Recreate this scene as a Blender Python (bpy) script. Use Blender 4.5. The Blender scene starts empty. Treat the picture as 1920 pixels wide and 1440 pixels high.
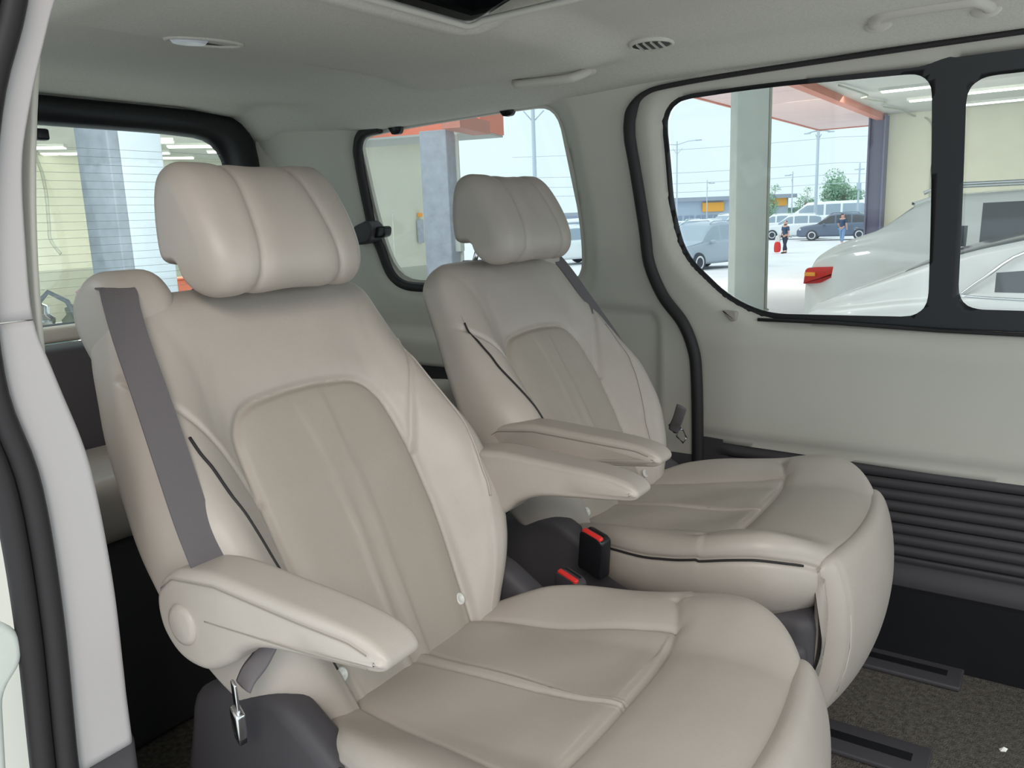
import bpy, math, random
import numpy as np
from mathutils import Vector
random.seed(4); np.random.seed(4)
SC = bpy.context.scene
COL = SC.collection

# ------------------------------------------------------------------ camera
cam_d = bpy.data.cameras.new('camera'); cam = bpy.data.objects.new('camera', cam_d); COL.objects.link(cam)
cam_d.sensor_width = 36.0; cam_d.lens = 36.0 * 1520 / 1920; cam_d.clip_start = 0.02; cam_d.clip_end = 400
_dn = np.array([280., 7480., 1520.]); _dn /= np.linalg.norm(_dn)
_bk = np.array([-2260., -227., 1520.]); _bk -= (_bk @ _dn) * _dn; _bk /= np.linalg.norm(_bk)
_X = -_bk; _Z = -_dn; _Y = np.cross(_Z, _X)
R = np.stack([_X, _Y, _Z], 1)
from mathutils import Matrix
cm = Matrix.Identity(4)
for i in range(3):
    cm[i][0] = R.T[i][0]; cm[i][1] = -R.T[i][1]; cm[i][2] = -R.T[i][2]
cm[0][3], cm[1][3], cm[2][3] = .84, -.80, 1.04
cam.matrix_world = cm
SC.camera = cam

# ------------------------------------------------------------------ world, lights, exposure
SC.view_settings.view_transform = 'Standard'; SC.view_settings.look = 'None'
SC.view_settings.gamma = 1.0; SC.view_settings.use_curve_mapping = False
SC.view_settings.exposure = 0.0
W = bpy.data.worlds.new('sky'); SC.world = W; W.use_nodes = True
bgn = W.node_tree.nodes['Background']
bgn.inputs[0].default_value = (0.77, 0.94, 1.0, 1); bgn.inputs[1].default_value = 1.16
def area(name, loc, target, size, power, color=(1, 1, 1), sy=None):
    l = bpy.data.lights.new(name, 'AREA'); l.energy = power; l.color = color; l.size = size
    if sy: l.shape = 'RECTANGLE'; l.size_y = sy
    o = bpy.data.objects.new(name, l); COL.objects.link(o); o.location = loc
    o.rotation_euler = (Vector(target) - Vector(loc)).to_track_quat('-Z', 'Y').to_euler()
    return o
# added warm fill lamp, unseen, outside the open sliding door to brighten the cabin
area('door_fill_light', (2.2, -2.6, 2.6), (.3, .3, .6), 1.6, 72, (1.0, .90, .83), 1.0)
area('windscreen_daylight', (2.9, .35, 1.5), (0, .4, .6), 1.5, 12, (.95, .98, 1.0), .7)

sun_d = bpy.data.lights.new('overcast_sun', 'SUN'); sun_d.energy = 1.6; sun_d.angle = .9; sun_d.color = (1, .97, .93)
sun = bpy.data.objects.new('overcast_sun', sun_d); COL.objects.link(sun)
sun.rotation_euler = Vector((.55, .35, -1)).to_track_quat('-Z', 'Y').to_euler()

# ------------------------------------------------------------------ materials
def nt(m): return m.node_tree.nodes, m.node_tree.links
def mat(name, col, rough=.6, spec=.5, metal=0, noise=None, bump=None, emit=None, coat=0, alpha=None):
    m = bpy.data.materials.new(name); m.use_nodes = True
    n, l = nt(m); p = n['Principled BSDF']
    p.inputs['Base Color'].default_value = (*col, 1); p.inputs['Roughness'].default_value = rough
    p.inputs['Specular IOR Level'].default_value = spec; p.inputs['Metallic'].default_value = metal
    p.inputs['Coat Weight'].default_value = coat
    tc = n.new('ShaderNodeTexCoord')
    if noise:
        sc, amt = noise
        t = n.new('ShaderNodeTexNoise'); t.inputs['Scale'].default_value = sc; t.inputs['Detail'].default_value = 5
        l.new(tc.outputs['Object'], t.inputs['Vector'])
        r = n.new('ShaderNodeValToRGB')
        r.color_ramp.elements[0].position = .3; r.color_ramp.elements[1].position = .7
        r.color_ramp.elements[0].color = (*[c * (1 - amt) for c in col], 1)
        r.color_ramp.elements[1].color = (*[min(1, c * (1 + amt)) for c in col], 1)
        l.new(t.outputs['Fac'], r.inputs[0]); l.new(r.outputs[0], p.inputs['Base Color'])
    if bump:
        sc, st, dist = bump
        t = n.new('ShaderNodeTexNoise'); t.inputs['Scale'].default_value = sc; t.inputs['Detail'].default_value = 3
        l.new(tc.outputs['Object'], t.inputs['Vector'])
        b = n.new('ShaderNodeBump'); b.inputs['Strength'].default_value = st; b.inputs['Distance'].default_value = dist
        l.new(t.outputs['Fac'], b.inputs['Height']); l.new(b.outputs[0], p.inputs['Normal'])
    if emit:
        p.inputs['Emission Color'].default_value = (*emit[0], 1); p.inputs['Emission Strength'].default_value = emit[1]
    return m
def leather(name, col, rough=.42):
    m = mat(name, col, rough, .45)
    n, l = nt(m); p = n['Principled BSDF']; tc = n.new('ShaderNodeTexCoord')
    v = n.new('ShaderNodeTexVoronoi'); v.inputs['Scale'].default_value = 420
    t = n.new('ShaderNodeTexNoise'); t.inputs['Scale'].default_value = 14; t.inputs['Detail'].default_value = 4
    l.new(tc.outputs['Object'], v.inputs['Vector']); l.new(tc.outputs['Object'], t.inputs['Vector'])
    b1 = n.new('ShaderNodeBump'); b1.inputs['Strength'].default_value = .12; b1.inputs['Distance'].default_value = .0006
    b2 = n.new('ShaderNodeBump'); b2.inputs['Strength'].default_value = .35; b2.inputs['Distance'].default_value = .004
    l.new(v.outputs['Distance'], b1.inputs['Height']); l.new(t.outputs['Fac'], b2.inputs['Height'])
    l.new(b2.outputs[0], b1.inputs['Normal']); l.new(b1.outputs[0], p.inputs['Normal'])
    r = n.new('ShaderNodeValToRGB')
    r.color_ramp.elements[0].color = (*[c * .94 for c in col], 1); r.color_ramp.elements[1].color = (*[c * 1.05 for c in col], 1)
    l.new(t.outputs['Fac'], r.inputs[0]); l.new(r.outputs[0], p.inputs['Base Color'])
    return m
def glass(name, tint=(1, 1, 1), refl=.05):
    m = bpy.data.materials.new(name); m.use_nodes = True
    n, l = nt(m); n.remove(n['Principled BSDF'])
    t = n.new('ShaderNodeBsdfTransparent'); t.inputs[0].default_value = (*tint, 1)
    g = n.new('ShaderNodeBsdfGlossy'); g.inputs['Roughness'].default_value = .02
    x = n.new('ShaderNodeMixShader'); x.inputs[0].default_value = refl
    l.new(t.outputs[0], x.inputs[1]); l.new(g.outputs[0], x.inputs[2]); l.new(x.outputs[0], n['Material Output'].inputs[0])
    return m
M = dict(
    leather=leather('seat_leather', (.415, .365, .323)),
    insert=leather('seat_insert_leather', (.365, .318, .272), .5),
    liner=mat('headliner_fabric', (.62, .595, .53), .95, .1, noise=(260, .07), bump=(500, .25, .001)),
    trim=mat('trim_plastic', (.57, .54, .475), .6, .35, bump=(600, .15, .0006)),
    pillar=mat('pillar_plastic', (.47, .44, .435), .65, .3, bump=(700, .15, .0006)),
    dark=mat('dark_plastic', (.055, .050, .055), .55, .35, bump=(500, .15, .0006)),
    black=mat('black_gloss_frame', (.012, .012, .014), .35, .4),
    rubber=mat('black_rubber', (.022, .019, .02), .6, .35),
    seamdark=mat('dark_seam_thread', (.26, .235, .20), .8, .2),  # darker leather-coloured cord for the armrest seams
    stitch=mat('stitch_thread', (.55, .52, .46), .8, .2),
    belt=mat('belt_webbing', (.135, .12, .125), .7, .3, bump=(900, .5, .0008)),
    red=mat('red_plastic', (.75, .035, .03), .35, .5),
    chrome=mat('chrome', (.75, .75, .76), .18, .5, 1.0),
    lens=mat('lamp_lens', (.80, .80, .86), .2, .5),
    button=mat('clear_button', (.66, .65, .61), .25, .6),
    carpet=mat('floor_carpet', (.13, .115, .10), .95, .1, noise=(90, .35), bump=(350, 1.0, .006)),
    ground=mat('ground_paint', (.74, .74, .76), .55, .3, noise=(.6, .05)),
    asphalt=mat('lot_asphalt', (.76, .76, .80), .8, .2, noise=(.4, .05)),
    cream=mat('cream_wall', (.62, .63, .52), .8, .2, noise=(2, .03)),
    shopceil=mat('shop_ceiling', (.52, .55, .52), .8, .2),
    dado=mat('green_grey_dado', (.42, .44, .37), .8, .2),
    white=mat('white_column_paint', (.62, .65, .60), .7, .3, noise=(4, .05)),
    greycol=mat('grey_column_paint', (.38, .41, .47), .6, .3, noise=(12, .12)),
    bluecol=mat('pale_blue_paint', (.80, .87, .94), .6, .3, noise=(8, .03)),
    steel=mat('dark_steel', (.13, .14, .22), .6, .3),
    orange=mat('orange_fascia', (.95, .27, .17), .5, .3),
    beam=mat('orange_beam', (.62, .25, .19), .6, .3),
    pink=mat('pale_pink_soffit', (.80, .62, .60), .7, .3),
    tube=mat('tube_light', (1, 1, 1), .5, .2, emit=((1, 1, .88), 1.6)),
    carwhite=mat('white_car_paint', (.80, .80, .76), .25, .5, coat=.6),
    carwhite2=mat('pearl_white_car_paint', (.70, .69, .66), .25, .5, coat=.6),
    carfar=mat('far_white_paint', (.85, .88, .90), .3, .5),  # far tones washed out: haze put into paint, glass, poles, wires, buildings
    carnavy=mat('navy_car_paint', (.11, .15, .22), .3, .5, coat=.4),
    cargrey=mat('blue_grey_car_paint', (.36, .43, .52), .35, .5, coat=.4),
    carglass=mat('dark_car_glass', (.07, .075, .085), .12, .6),
    farglass=mat('hazed_car_glass', (.32, .40, .48), .3, .5),  # car glass lightened, distance haze put into the colour
    tyre=mat('tyre', (.07, .08, .10), .8, .2),
    rim=mat('rim_alloy', (.72, .72, .74), .35, .5, .3),
    amber=mat('amber_lens', (.9, .35, .03), .3, .5),
    pole=mat('pole_paint', (.48, .56, .64), .6, .3),
    wire=mat('wire', (.5, .58, .64), .7, .2),
    leaf=mat('leaves', (.30, .47, .33), .8, .2, noise=(1.5, .25)),
    bush=mat('bush_leaves', (.42, .60, .30), .8, .2, noise=(2, .2)),
    trunk=mat('bark', (.30, .27, .24), .9, .1),
    bldwall=mat('building_wall', (.50, .58, .70), .8, .2),
    bldroof=mat('building_roof', (.38, .42, .50), .7, .2),
    bldwin=mat('building_window', (.30, .36, .48), .4, .4),
    sign=mat('orange_sign', (.95, .45, .08), .6, .3),
    skin=mat('skin', (.62, .36, .28), .7, .3),
    hair=mat('hair', (.05, .04, .04), .8, .2),
    navy=mat('navy_cloth', (.06, .09, .16), .9, .1),
    jeans=mat('denim', (.22, .33, .52), .9, .1),
    blacktrouser=mat('dark_cloth', (.05, .06, .09), .9, .1),
    bagwhite=mat('bag_white', (.8, .74, .74), .7, .2),
    glassdoor=glass('door_glass', (.97, .985, .98), .04),
    glassrear=glass('rear_glass', (.93, .96, .94), .05),
    defrost=mat('defroster_line', (.62, .64, .64), .6, .3),
    green=mat('green_paint', (.15, .48, .40), .6, .3),
    purple=mat('purple_paint', (.30, .15, .25), .6, .3),
    teal=mat('teal_paint', (.25, .38, .36), .6, .3),
    yellow=mat('yellow_paint', (.75, .50, .12), .6, .3),
    crumb=mat('paper_scrap', (.85, .83, .78), .8, .2),
)

# ------------------------------------------------------------------ helpers
def tag(o, label=None, cat=None, group=None, kind=None):
    if label: o['label'] = label
    if cat: o['category'] = cat
    if group: o['group'] = group
    if kind: o['kind'] = kind
    return o
def empty(name, loc=(0, 0, 0), rz=0, label=None, cat=None, group=None, kind=None):
    o = bpy.data.objects.new(name, None); COL.objects.link(o); o.location = loc; o.rotation_euler = (0, 0, rz)
    o.empty_display_size = .1
    return tag(o, label, cat, group, kind)
def link(name, me, m, parent=None):
    o = bpy.data.objects.new(name, me); COL.objects.link(o)
    if m: me.materials.append(M[m] if isinstance(m, str) else m)
    if parent: o.parent = parent
    return o
def meshobj(name, V, F, m, parent=None, smooth=True, normals=None):
    V = np.asarray(V, float)
    me = bpy.data.meshes.new(name)
    me.from_pydata(V.tolist(), [], [tuple(int(i) for i in f) for f in F] if not isinstance(F, np.ndarray) else F.tolist())
    if smooth: me.shade_smooth()
    if normals is not None: me.normals_split_custom_set_from_vertices(np.asarray(normals).tolist())
    return link(name, me, m, parent)
def vnormals(V, F):
    V = np.asarray(V); F = np.asarray(F)
    n = np.cross(V[F[:, 2]] - V[F[:, 0]], V[F[:, 3]] - V[F[:, 1]])
    N = np.zeros_like(V)
    for k in range(4): np.add.at(N, F[:, k], n)
    return N / (np.linalg.norm(N, axis=1, keepdims=True) + 1e-12)
def gridfaces(n, m, wu=False, wv=False):      # n rows, m columns; wv wraps the columns, wu the rows
    i = np.arange(n if wu else n - 1)[:, None]; j = np.arange(m if wv else m - 1)[None, :]
    a = i * m + j; b = i * m + (j + 1) % m; c = ((i + 1) % n) * m + (j + 1) % m; d = ((i + 1) % n) * m + j
    return np.stack([a + 0 * j, b + 0 * i, c, d + 0 * j], -1).reshape(-1, 4)
def split(name_map, V, F, lab, parent, normals):
    out = {}
    for k, (nm, m) in name_map.items():
        f = F[lab == k]
        if len(f) == 0: continue
        u, inv = np.unique(f, return_inverse=True)
        out[k] = meshobj(nm, V[u], inv.reshape(f.shape), m, parent, True, normals[u])
    return out
def seg_dist(P, poly, closed=True):
    A = np.asarray(poly, float); B = np.roll(A, -1, 0)
    if not closed: A, B = A[:-1], B[:-1]
    best = np.full(len(P), 1e9)
    for a, b in zip(A, B):
        ab = b - a; t = np.clip(((P - a) @ ab) / (ab @ ab + 1e-15), 0, 1)
        d = np.hypot(P[:, 0] - a[0] - t * ab[0], P[:, 1] - a[1] - t * ab[1])
        best = np.minimum(best, d)
    return best
def inside(P, poly):
    A = np.asarray(poly, float); B = np.roll(A, -1, 0); r = np.zeros(len(P), bool)
    x, y = P[:, 0], P[:, 1]
    for a, b in zip(A, B):
        if a[1] == b[1]: continue
        c = ((a[1] > y) != (b[1] > y)) & (x < (b[0] - a[0]) * (y - a[1]) / (b[1] - a[1]) + a[0])
        r ^= c
    return r
def sdf(P, poly):                                # negative inside
    d = seg_dist(P, poly); return np.where(inside(P, poly), -d, d)
def smooth(poly, n=8, closed=True):            # Catmull-Rom
    P = np.asarray(poly, float); N = len(P); out = []
    for i in range(N if closed else N - 1):
        if closed: p0, p1, p2, p3 = P[i - 1], P[i], P[(i + 1) % N], P[(i + 2) % N]
        else: p0, p1, p2, p3 = P[max(i - 1, 0)], P[i], P[i + 1], P[min(i + 2, N - 1)]
        for t in np.linspace(0, 1, n, endpoint=False):
            out.append(.5 * ((2 * p1) + (-p0 + p2) * t + (2 * p0 - 5 * p1 + 4 * p2 - p3) * t * t + (-p0 + 3 * p1 - 3 * p2 + p3) * t ** 3))
    if not closed: out.append(P[-1])
    return np.array(out)
def roundpoly(pts, r, n=6):                      # polygon with rounded corners
    P = [np.array(p[:2], float) for p in pts]; out = []
    for i, p in enumerate(P):
        a = P[i - 1]; b = P[(i + 1) % len(P)]; rr = pts[i][2] if len(pts[i]) > 2 else r
        da = (a - p); la = np.linalg.norm(da); db = (b - p); lb = np.linalg.norm(db); q = min(rr, la * .48, lb * .48)
        s = p + da / la * q; e = p + db / lb * q
        for t in np.linspace(0, 1, n): out.append((1 - t) ** 2 * s + 2 * t * (1 - t) * p + t * t * e)
    return np.array(out)
def ss(x, a, b):
    t = np.clip((x - a) / (b - a), 0, 1); return t * t * (3 - 2 * t)
def tube(name, pts, r, m, parent=None, seg=8, closed=False, flat=None):   # flat=(axis,scale) squashes the section
    P = np.asarray(pts, float); n = len(P)
    if closed: T = np.roll(P, -1, 0) - np.roll(P, 1, 0)
    else: T = np.gradient(P, axis=0)
    T /= np.linalg.norm(T, axis=1, keepdims=True) + 1e-12
    up = np.array([0, 0, 1.]) if abs(T[:, 2]).mean() < .8 else np.array([0, 1., 0])
    if flat: up = np.array(flat[0], float)
    rr = np.broadcast_to(np.asarray(r, float), (n,))
    A = np.cross(T, up); A /= np.linalg.norm(A, axis=1, keepdims=True) + 1e-12
    B = np.cross(A, T)
    th = np.linspace(0, 2 * np.pi, seg, endpoint=False)
    k = flat[1] if flat else 1
    V = (P[:, None] + rr[:, None, None] * (np.cos(th)[None, :, None] * A[:, None] + k * np.sin(th)[None, :, None] * B[:, None])).reshape(-1, 3)
    F = gridfaces(n, seg, closed, True).tolist()
    if not closed: F += [list(range(seg))[::-1], [(n - 1) * seg + i for i in range(seg)]]
    return meshobj(name, V, F, m, parent)
def boxdata(x0, x1, y0, y1, z0, z1, b=0.0):
    if b <= 0:
        V = [(x, y, z) for x in (x0, x1) for y in (y0, y1) for z in (z0, z1)]
        return V, [(0, 1, 3, 2), (4, 6, 7, 5), (0, 4, 5, 1), (2, 3, 7, 6), (0, 2, 6, 4), (1, 5, 7, 3)]
    import bmesh
    bm = bmesh.new(); bmesh.ops.create_cube(bm, size=1)
    for v in bm.verts: v.co = Vector(((x0 + x1) / 2 + v.co.x * (x1 - x0), (y0 + y1) / 2 + v.co.y * (y1 - y0), (z0 + z1) / 2 + v.co.z * (z1 - z0)))
    bmesh.ops.bevel(bm, geom=list(bm.edges), offset=b, segments=3, profile=.5, affect='EDGES')
    bm.verts.index_update()
    V = [tuple(v.co) for v in bm.verts]; F = [tuple(v.index for v in f.verts) for f in bm.faces]; bm.free()
    return V, F
def box(name, x0, x1, y0, y1, z0, z1, m, parent=None, b=0.0, smooth_=None):
    V, F = boxdata(min(x0, x1), max(x0, x1), min(y0, y1), max(y0, y1), min(z0, z1), max(z0, z1), b)
    return meshobj(name, V, F, m, parent, b > 0 if smooth_ is None else smooth_)
def joinboxes(name, boxes, m, parent=None):
    V, F = [], []
    for bx in boxes:
        v, f = boxdata(*bx); F += [tuple(i + len(V) for i in q) for q in f]; V += v
    return meshobj(name, V, F, m, parent, False)
def ploft(name, prof, ys, inset, m, parent=None, axis='y', shift=None, disp=None, build=True, rad=None):
    """closed profile (a,b) swept along the third axis; each station inset along the profile normals; ends closed"""
    P = np.asarray(prof, float)
    area2 = np.sum(P[:, 0] * np.roll(P[:, 1], -1) - np.roll(P[:, 0], -1) * P[:, 1])
    if area2 < 0: P = P[::-1]
    T = np.roll(P, -1, 0) - np.roll(P, 1, 0); T /= np.linalg.norm(T, axis=1, keepdims=True) + 1e-12
    N = np.stack([T[:, 1], -T[:, 0]], 1)
    rows = []
    for i, y in enumerate(ys):
        Q = P - N * inset[i]
        if rad: Q = P.mean(0) + (P - P.mean(0)) * (1 - inset[i] / rad)
        if shift is not None: Q = Q + np.array(shift[i])
        if axis == 'y': r = np.stack([Q[:, 0], np.full(len(Q), y), Q[:, 1]], 1)
        elif axis == 'x': r = np.stack([np.full(len(Q), y), Q[:, 0], Q[:, 1]], 1)
        else: r = np.stack([Q[:, 0], Q[:, 1], np.full(len(Q), y)], 1)
        rows.append(r)
    V = np.concatenate(rows); m_ = len(P)
    F = gridfaces(len(ys), m_, False, True)
    if axis in ('x', 'z'): F = F[:, ::-1] if axis == 'x' else F[:, ::-1]
    if disp is not None: V = disp(V)
    FF = F.tolist()
    FF += [list(range(m_)), [(len(ys) - 1) * m_ + q_ for q_ in range(m_)][::-1]]
    if not build: return V, FF
    o = meshobj(name, V, FF, m, parent)
    fixnormals(o)
    return o
def fixnormals(o):
    import bmesh
    bm = bmesh.new(); bm.from_mesh(o.data); bmesh.ops.recalc_face_normals(bm, faces=bm.faces); bm.to_mesh(o.data); bm.free()
def capstations(y0, y1, r, n=7, mid=14, k=1.0):
    """stations along an axis with quarter-round ends of radius r; returns positions, insets"""
    t = np.linspace(np.pi / 2, 0, n)
    y = list(y0 + r * k * (1 - np.sin(t))); i = list(r * (1 - np.cos(t)))
    mm = list(np.linspace(y0 + r * k, y1 - r * k, mid))[1:-1]
    return np.array(y + mm + [y0 + y1 - v for v in y[::-1]]), np.array(i + [0] * len(mm) + i[::-1])
def lathe(name, prof, m, parent=None, seg=24, axis='z', loc=(0, 0, 0)):
    th = np.linspace(0, 2 * np.pi, seg, endpoint=False); V = []
    for r, h in prof:
        for t in th:
            c, s = r * math.cos(t), r * math.sin(t)
            V.append({'z': (c, s, h), 'y': (c, h, s), 'x': (h, c, s)}[axis])
    V = np.array(V) + np.array(loc); n = len(prof)
    F = gridfaces(n, seg, False, True).tolist() + [list(range(seg)), [(n - 1) * seg + i for i in range(seg)][::-1]]
    o = meshobj(name, V, F, m, parent); fixnormals(o); return o
def sheet(name, a0, a1, b0, b1, res, keep, pos, m, parent=None, thick=.006):
    """surface over (a,b) trimmed smoothly where keep(P)>0; pos(a,b)->xyz"""
    na = int((a1 - a0) / res) + 2; nb = int((b1 - b0) / res) + 2
    A, B = np.meshgrid(np.linspace(a0, a1, na), np.linspace(b0, b1, nb), indexing='ij')
    P = np.stack([A.ravel(), B.ravel()], 1)
    s = keep(P); e = res * .25
    near = np.abs(s) < res * .75
    idx = np.where(near)[0]
    for _ in range(2):
        Q = P[idx]; s0 = keep(Q)
        gx = (keep(Q + [e, 0]) - keep(Q - [e, 0])) / (2 * e); gy = (keep(Q + [0, e]) - keep(Q - [0, e])) / (2 * e)
        g = gx * gx + gy * gy + .2
        st = np.clip(s0 / g, -res, res)
        P[idx] = Q - np.stack([gx * st, gy * st], 1)
    s = keep(P)
    F = gridfaces(na, nb); ok = (s[F] < res * .12).all(1); F = F[ok]
    u, inv = np.unique(F, return_inverse=True)
    V = pos(P[u, 0], P[u, 1]); F = inv.reshape(F.shape)
    o = meshobj(name, V, F, m, parent)
    if thick:
        md = o.modifiers.new('thickness', 'SOLIDIFY'); md.thickness = abs(thick); md.offset = -1 if thick > 0 else 1
    return o

# ------------------------------------------------------------------ van shell (x forward, y towards the far side, z up from the van floor)
def wally(z): return 1.15 - .30 * np.clip(z - .85, 0, 1) ** 2
SEAL = smooth([(1.62, 1.352), (.9, 1.347), (.3, 1.34), (.05, 1.333), (-.03, 1.322), (-.068, 1.29), (-.082, 1.24), (-.078, 1.17), (-.060, 1.0), (-.050, .915), (-.014, .835), (.040, .768), (.068, .705), (.078, .64), (.083, .48), (.085, .2), (.085, -.02)], 8, False)
SEALPOLY = np.vstack([SEAL, [(1.7, -.02), (1.7, 1.352)]])
QWIN = roundpoly([(-1.035, 1.315, .06), (-.83, 1.329, .1), (-.44, 1.339, .1), (-.295, 1.338, .10), (-.258, 1.0, .2), (-.262, .85, .08), (-.96, .85, .12), (-1.03, 1.05, .2)], .05)
RECESS = roundpoly([(-.5, .3, .01), (-.035, .3, .01), (-.030, .795, .05), (-.5, .815, .01)], .03)
def far_keep(P):
    s = np.maximum(sdf(P, QWIN) * -1, -sdf(P, SEALPOLY) + .004)
    return s
def far_pos(x, z):
    P = np.stack([x, z], 1); q = sdf(P, QWIN); y = wally(z)
    y = y + .030 * (1 - ss(q, 0, .055))                       # flared window reveal
    y = y + .016 * (1 - ss(sdf(P, RECESS), -.008, .006)) * ss(x, -.30, -.15)   # recessed belt-reel cover by the door
    y = y + .0035 * np.exp(-((z - .93) / .0025) ** 2)          # joint between upper and lower trim
    y = y - .03 * ss(.72 - z, 0, .05) * (1 - ss(x, -.32, -.27))   # shelf-like lower trim beside the third row
    return np.stack([x, y, z], 1)
wall_l = sheet('wall_left', -1.47, .1, .40, 1.40, .0125, lambda P: np.maximum(far_keep(P), np.where(P[:, 0] < -.3, .60, .42) - P[:, 1]), far_pos, 'trim')
tag(wall_l, kind='structure')
lowl = sheet('wall_left', -1.47, .1, -.02, .615, .03, lambda P: -sdf(P, SEALPOLY) + .004, lambda x, z: np.stack([x, 1.145 + .03 * (x > -.33) * (z > .43), z], 1), 'dark'); tag(lowl, kind='structure')
seal = tube('door_seal', [(x, wally(z) - .014 - .004, z) for x, z in SEAL], [.006 + .009 * float(ss(1.33 - z, 0, .05)) for x, z in SEAL], 'rubber', None, 10)
tag(seal, kind='structure'); seal.name = 'trim_1'
QW = empty('window_1', (0, 0, 0), kind='structure')
def ring(poly, off0, off1, y, name, m, parent, th=.012):
    """a flat gasket between two offsets of an outline"""
    P = np.asarray(poly); T = np.roll(P, -1, 0) - np.roll(P, 1, 0); T /= np.linalg.norm(T, axis=1, keepdims=True)
    a = np.sum(P[:, 0] * np.roll(P[:, 1], -1) - np.roll(P[:, 0], -1) * P[:, 1])
    N = np.stack([T[:, 1], -T[:, 0]], 1) * (1 if a > 0 else -1)
    secs = [(off0, 0), (off0, th), (off1, th), (off1, 0)]; rows = []
    for o_, d in secs:
        Q = P + N * o_; rows.append(np.stack([Q[:, 0], y(Q[:, 1]) + d, Q[:, 1]], 1))
    V = np.concatenate(rows); F = gridfaces(4, len(P), True, True)
    o = meshobj(name, V, F, m, parent, False); fixnormals(o); return o
ring(QWIN, .002, -.012, lambda z: wally(z) + .026, 'window_seal', 'trim', QW, .014)
# thick rubber band down the rear edge of the quarter window
tube('rubber_edge', [(x + .010, wally(np.array(z)) + .018, z) for x, z in smooth([(-.93, 1.325), (-1.0, 1.318), (-1.04, 1.28), (-1.052, 1.2), (-1.048, 1.05), (-1.02, .96), (-.985, .88), (-.93, .845), (-.84, .838), (-.70, .838)], 8, False)], .016, 'rubber', QW, 8)
def pane(name, poly, y, m, parent, th=.004):
    P = np.asarray(poly); n = len(P)
    V = np.vstack([np.stack([P[:, 0], y(P[:, 1]), P[:, 1]], 1), np.stack([P[:, 0], y(P[:, 1]) + th, P[:, 1]], 1)])
    F = [list(range(n)), [n + i for i in range(n)][::-1]] + [[i, (i + 1) % n, n + (i + 1) % n, n + i] for i in range(n)]
    o = meshobj(name, V, F, m, parent, False); fixnormals(o); return o
pane('pane', QWIN, lambda z: wally(z) + .034, 'glassdoor', QW)
for (x, s) in ((-.86, 1), (-.455, 1)):                          # glass hinges at the top edge
    z = 1.338 if x > -.6 else 1.325
    P = [(x - .028, z + .002), (x + .028, z + .002), (x + .014, z - .022), (x - .010, z - .024)]
    ploft('hinge', roundpoly(P, .006), [float(wally(np.array(1.32))) + .012, float(wally(np.array(1.32))) + .032], [0, 0], 'black', QW)
L_ = empty('window_latch', label='black latch on the rear edge of the small side window', cat='latch')
ploft('latch_body', roundpoly([(-1.075, .975), (-1.005, .985), (-.985, 1.03), (-1.01, 1.055), (-1.075, 1.035)], .015), *capstations(1.105, 1.165, .008, 4, 3), 'dark', L_)
ploft('lever', roundpoly([(-1.02, .995), (-.955, 1.0), (-.95, 1.035), (-1.02, 1.03)], .015), *capstations(1.125, 1.16, .006, 4, 3), 'black', L_)

# sliding door on the far side
WIN1 = roundpoly([(-.005, 1.305, .07), (.228, 1.311, .1), (.578, 1.302, .045), (.592, .795, .055), (.24, .791, .08), (.145, .83, .05), (.03, .935, .05), (.0, 1.05, .1)], .04)
WIN2 = roundpoly([(.640, 1.283, .05), (1.55, 1.285, .05), (1.55, .812, .05), (.648, .815, .05)], .04)
OPEN = roundpoly([(-.014, 1.313, .08), (.228, 1.318, .1), (.56, 1.312, .03), (.60, 1.322, .03), (1.60, 1.328, .03), (1.60, .765, .03), (.62, .772, .03), (.24, .780, .08), (.138, .823, .05), (.022, .930, .05), (-.010, 1.05, .1)], .04)
D1 = empty('door_1', kind='structure')
def door_keep(P): return np.maximum(-sdf(P, OPEN), sdf(P, SEALPOLY) - .030)
def doory(z): return 1.165 - .30 * np.clip(z - .85, 0, 1) ** 2
def door_pos(x, z):
    P = np.stack([x, z], 1); q = sdf(P, OPEN); y = doory(z)
    y = y + .022 * (1 - ss(q, 0, .035))
    y = y - .022 * ss(.76 - z, -.01, .05) * ss(x, .02, .20)    # belt-line step: the panel below stands proud
    y = y + .010 * (1 - ss(z, .47, .50))
    return np.stack([x, y, z], 1)
sheet('door_trim', -.15, 1.62, .44, 1.385, .011, lambda P: np.maximum(door_keep(P), .460 - .012 * ss(P[:, 0], .1, .8) - P[:, 1]), door_pos, 'trim', D1)
def rib_pos(x, z):
    on = ss(x, .12, .17) * ss(z, .225, .24) * (1 - ss(z, .448, .458))
    ph = (z - .23) / .0262
    y = 1.158 - .010 * on * (.5 + .5 * np.cos(2 * np.pi * ph)) ** .7 - .012 * (1 - ss(z, .18, .225))
    return np.stack([x, y, z], 1)
sheet('ribbed_panel', .05, 1.62, .17, .475, .0042, lambda P: np.maximum(sdf(P, SEALPOLY) + .004, P[:, 1] - .468 + .012 * ss(P[:, 0], .1, .8)), rib_pos, 'dark', D1)
box('step_riser', .10, 1.62, 1.12, 1.19, .0, .172, 'black', D1)
def frame_keep(P): return np.maximum.reduce([sdf(P, OPEN) - .02, -sdf(P, WIN1), -sdf(P, WIN2)])
sheet('window_frame', -.06, 1.64, .74, 1.37, .010, frame_keep, lambda x, z: np.stack([x, doory(z) + .020, z], 1), 'black', D1)
pane('pane', WIN1, lambda z: doory(z) + .030, 'glassdoor', D1); pane('pane', WIN2, lambda z: doory(z) + .034, 'glassdoor', D1)
tube('belt_weatherstrip', [(.22, 1.170, .7775), (.4, 1.170, .776), (.62, 1.170, .768), (1.0, 1.170, .764), (1.6, 1.170, .76)], .0045, 'rubber', D1, 6)
ploft('finger_pocket', roundpoly([(.135, .800), (.172, .796), (.172, .775), (.158, .772)], .005), *capstations(1.150, 1.172, .003, 3, 3), 'insert', D1)

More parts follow.
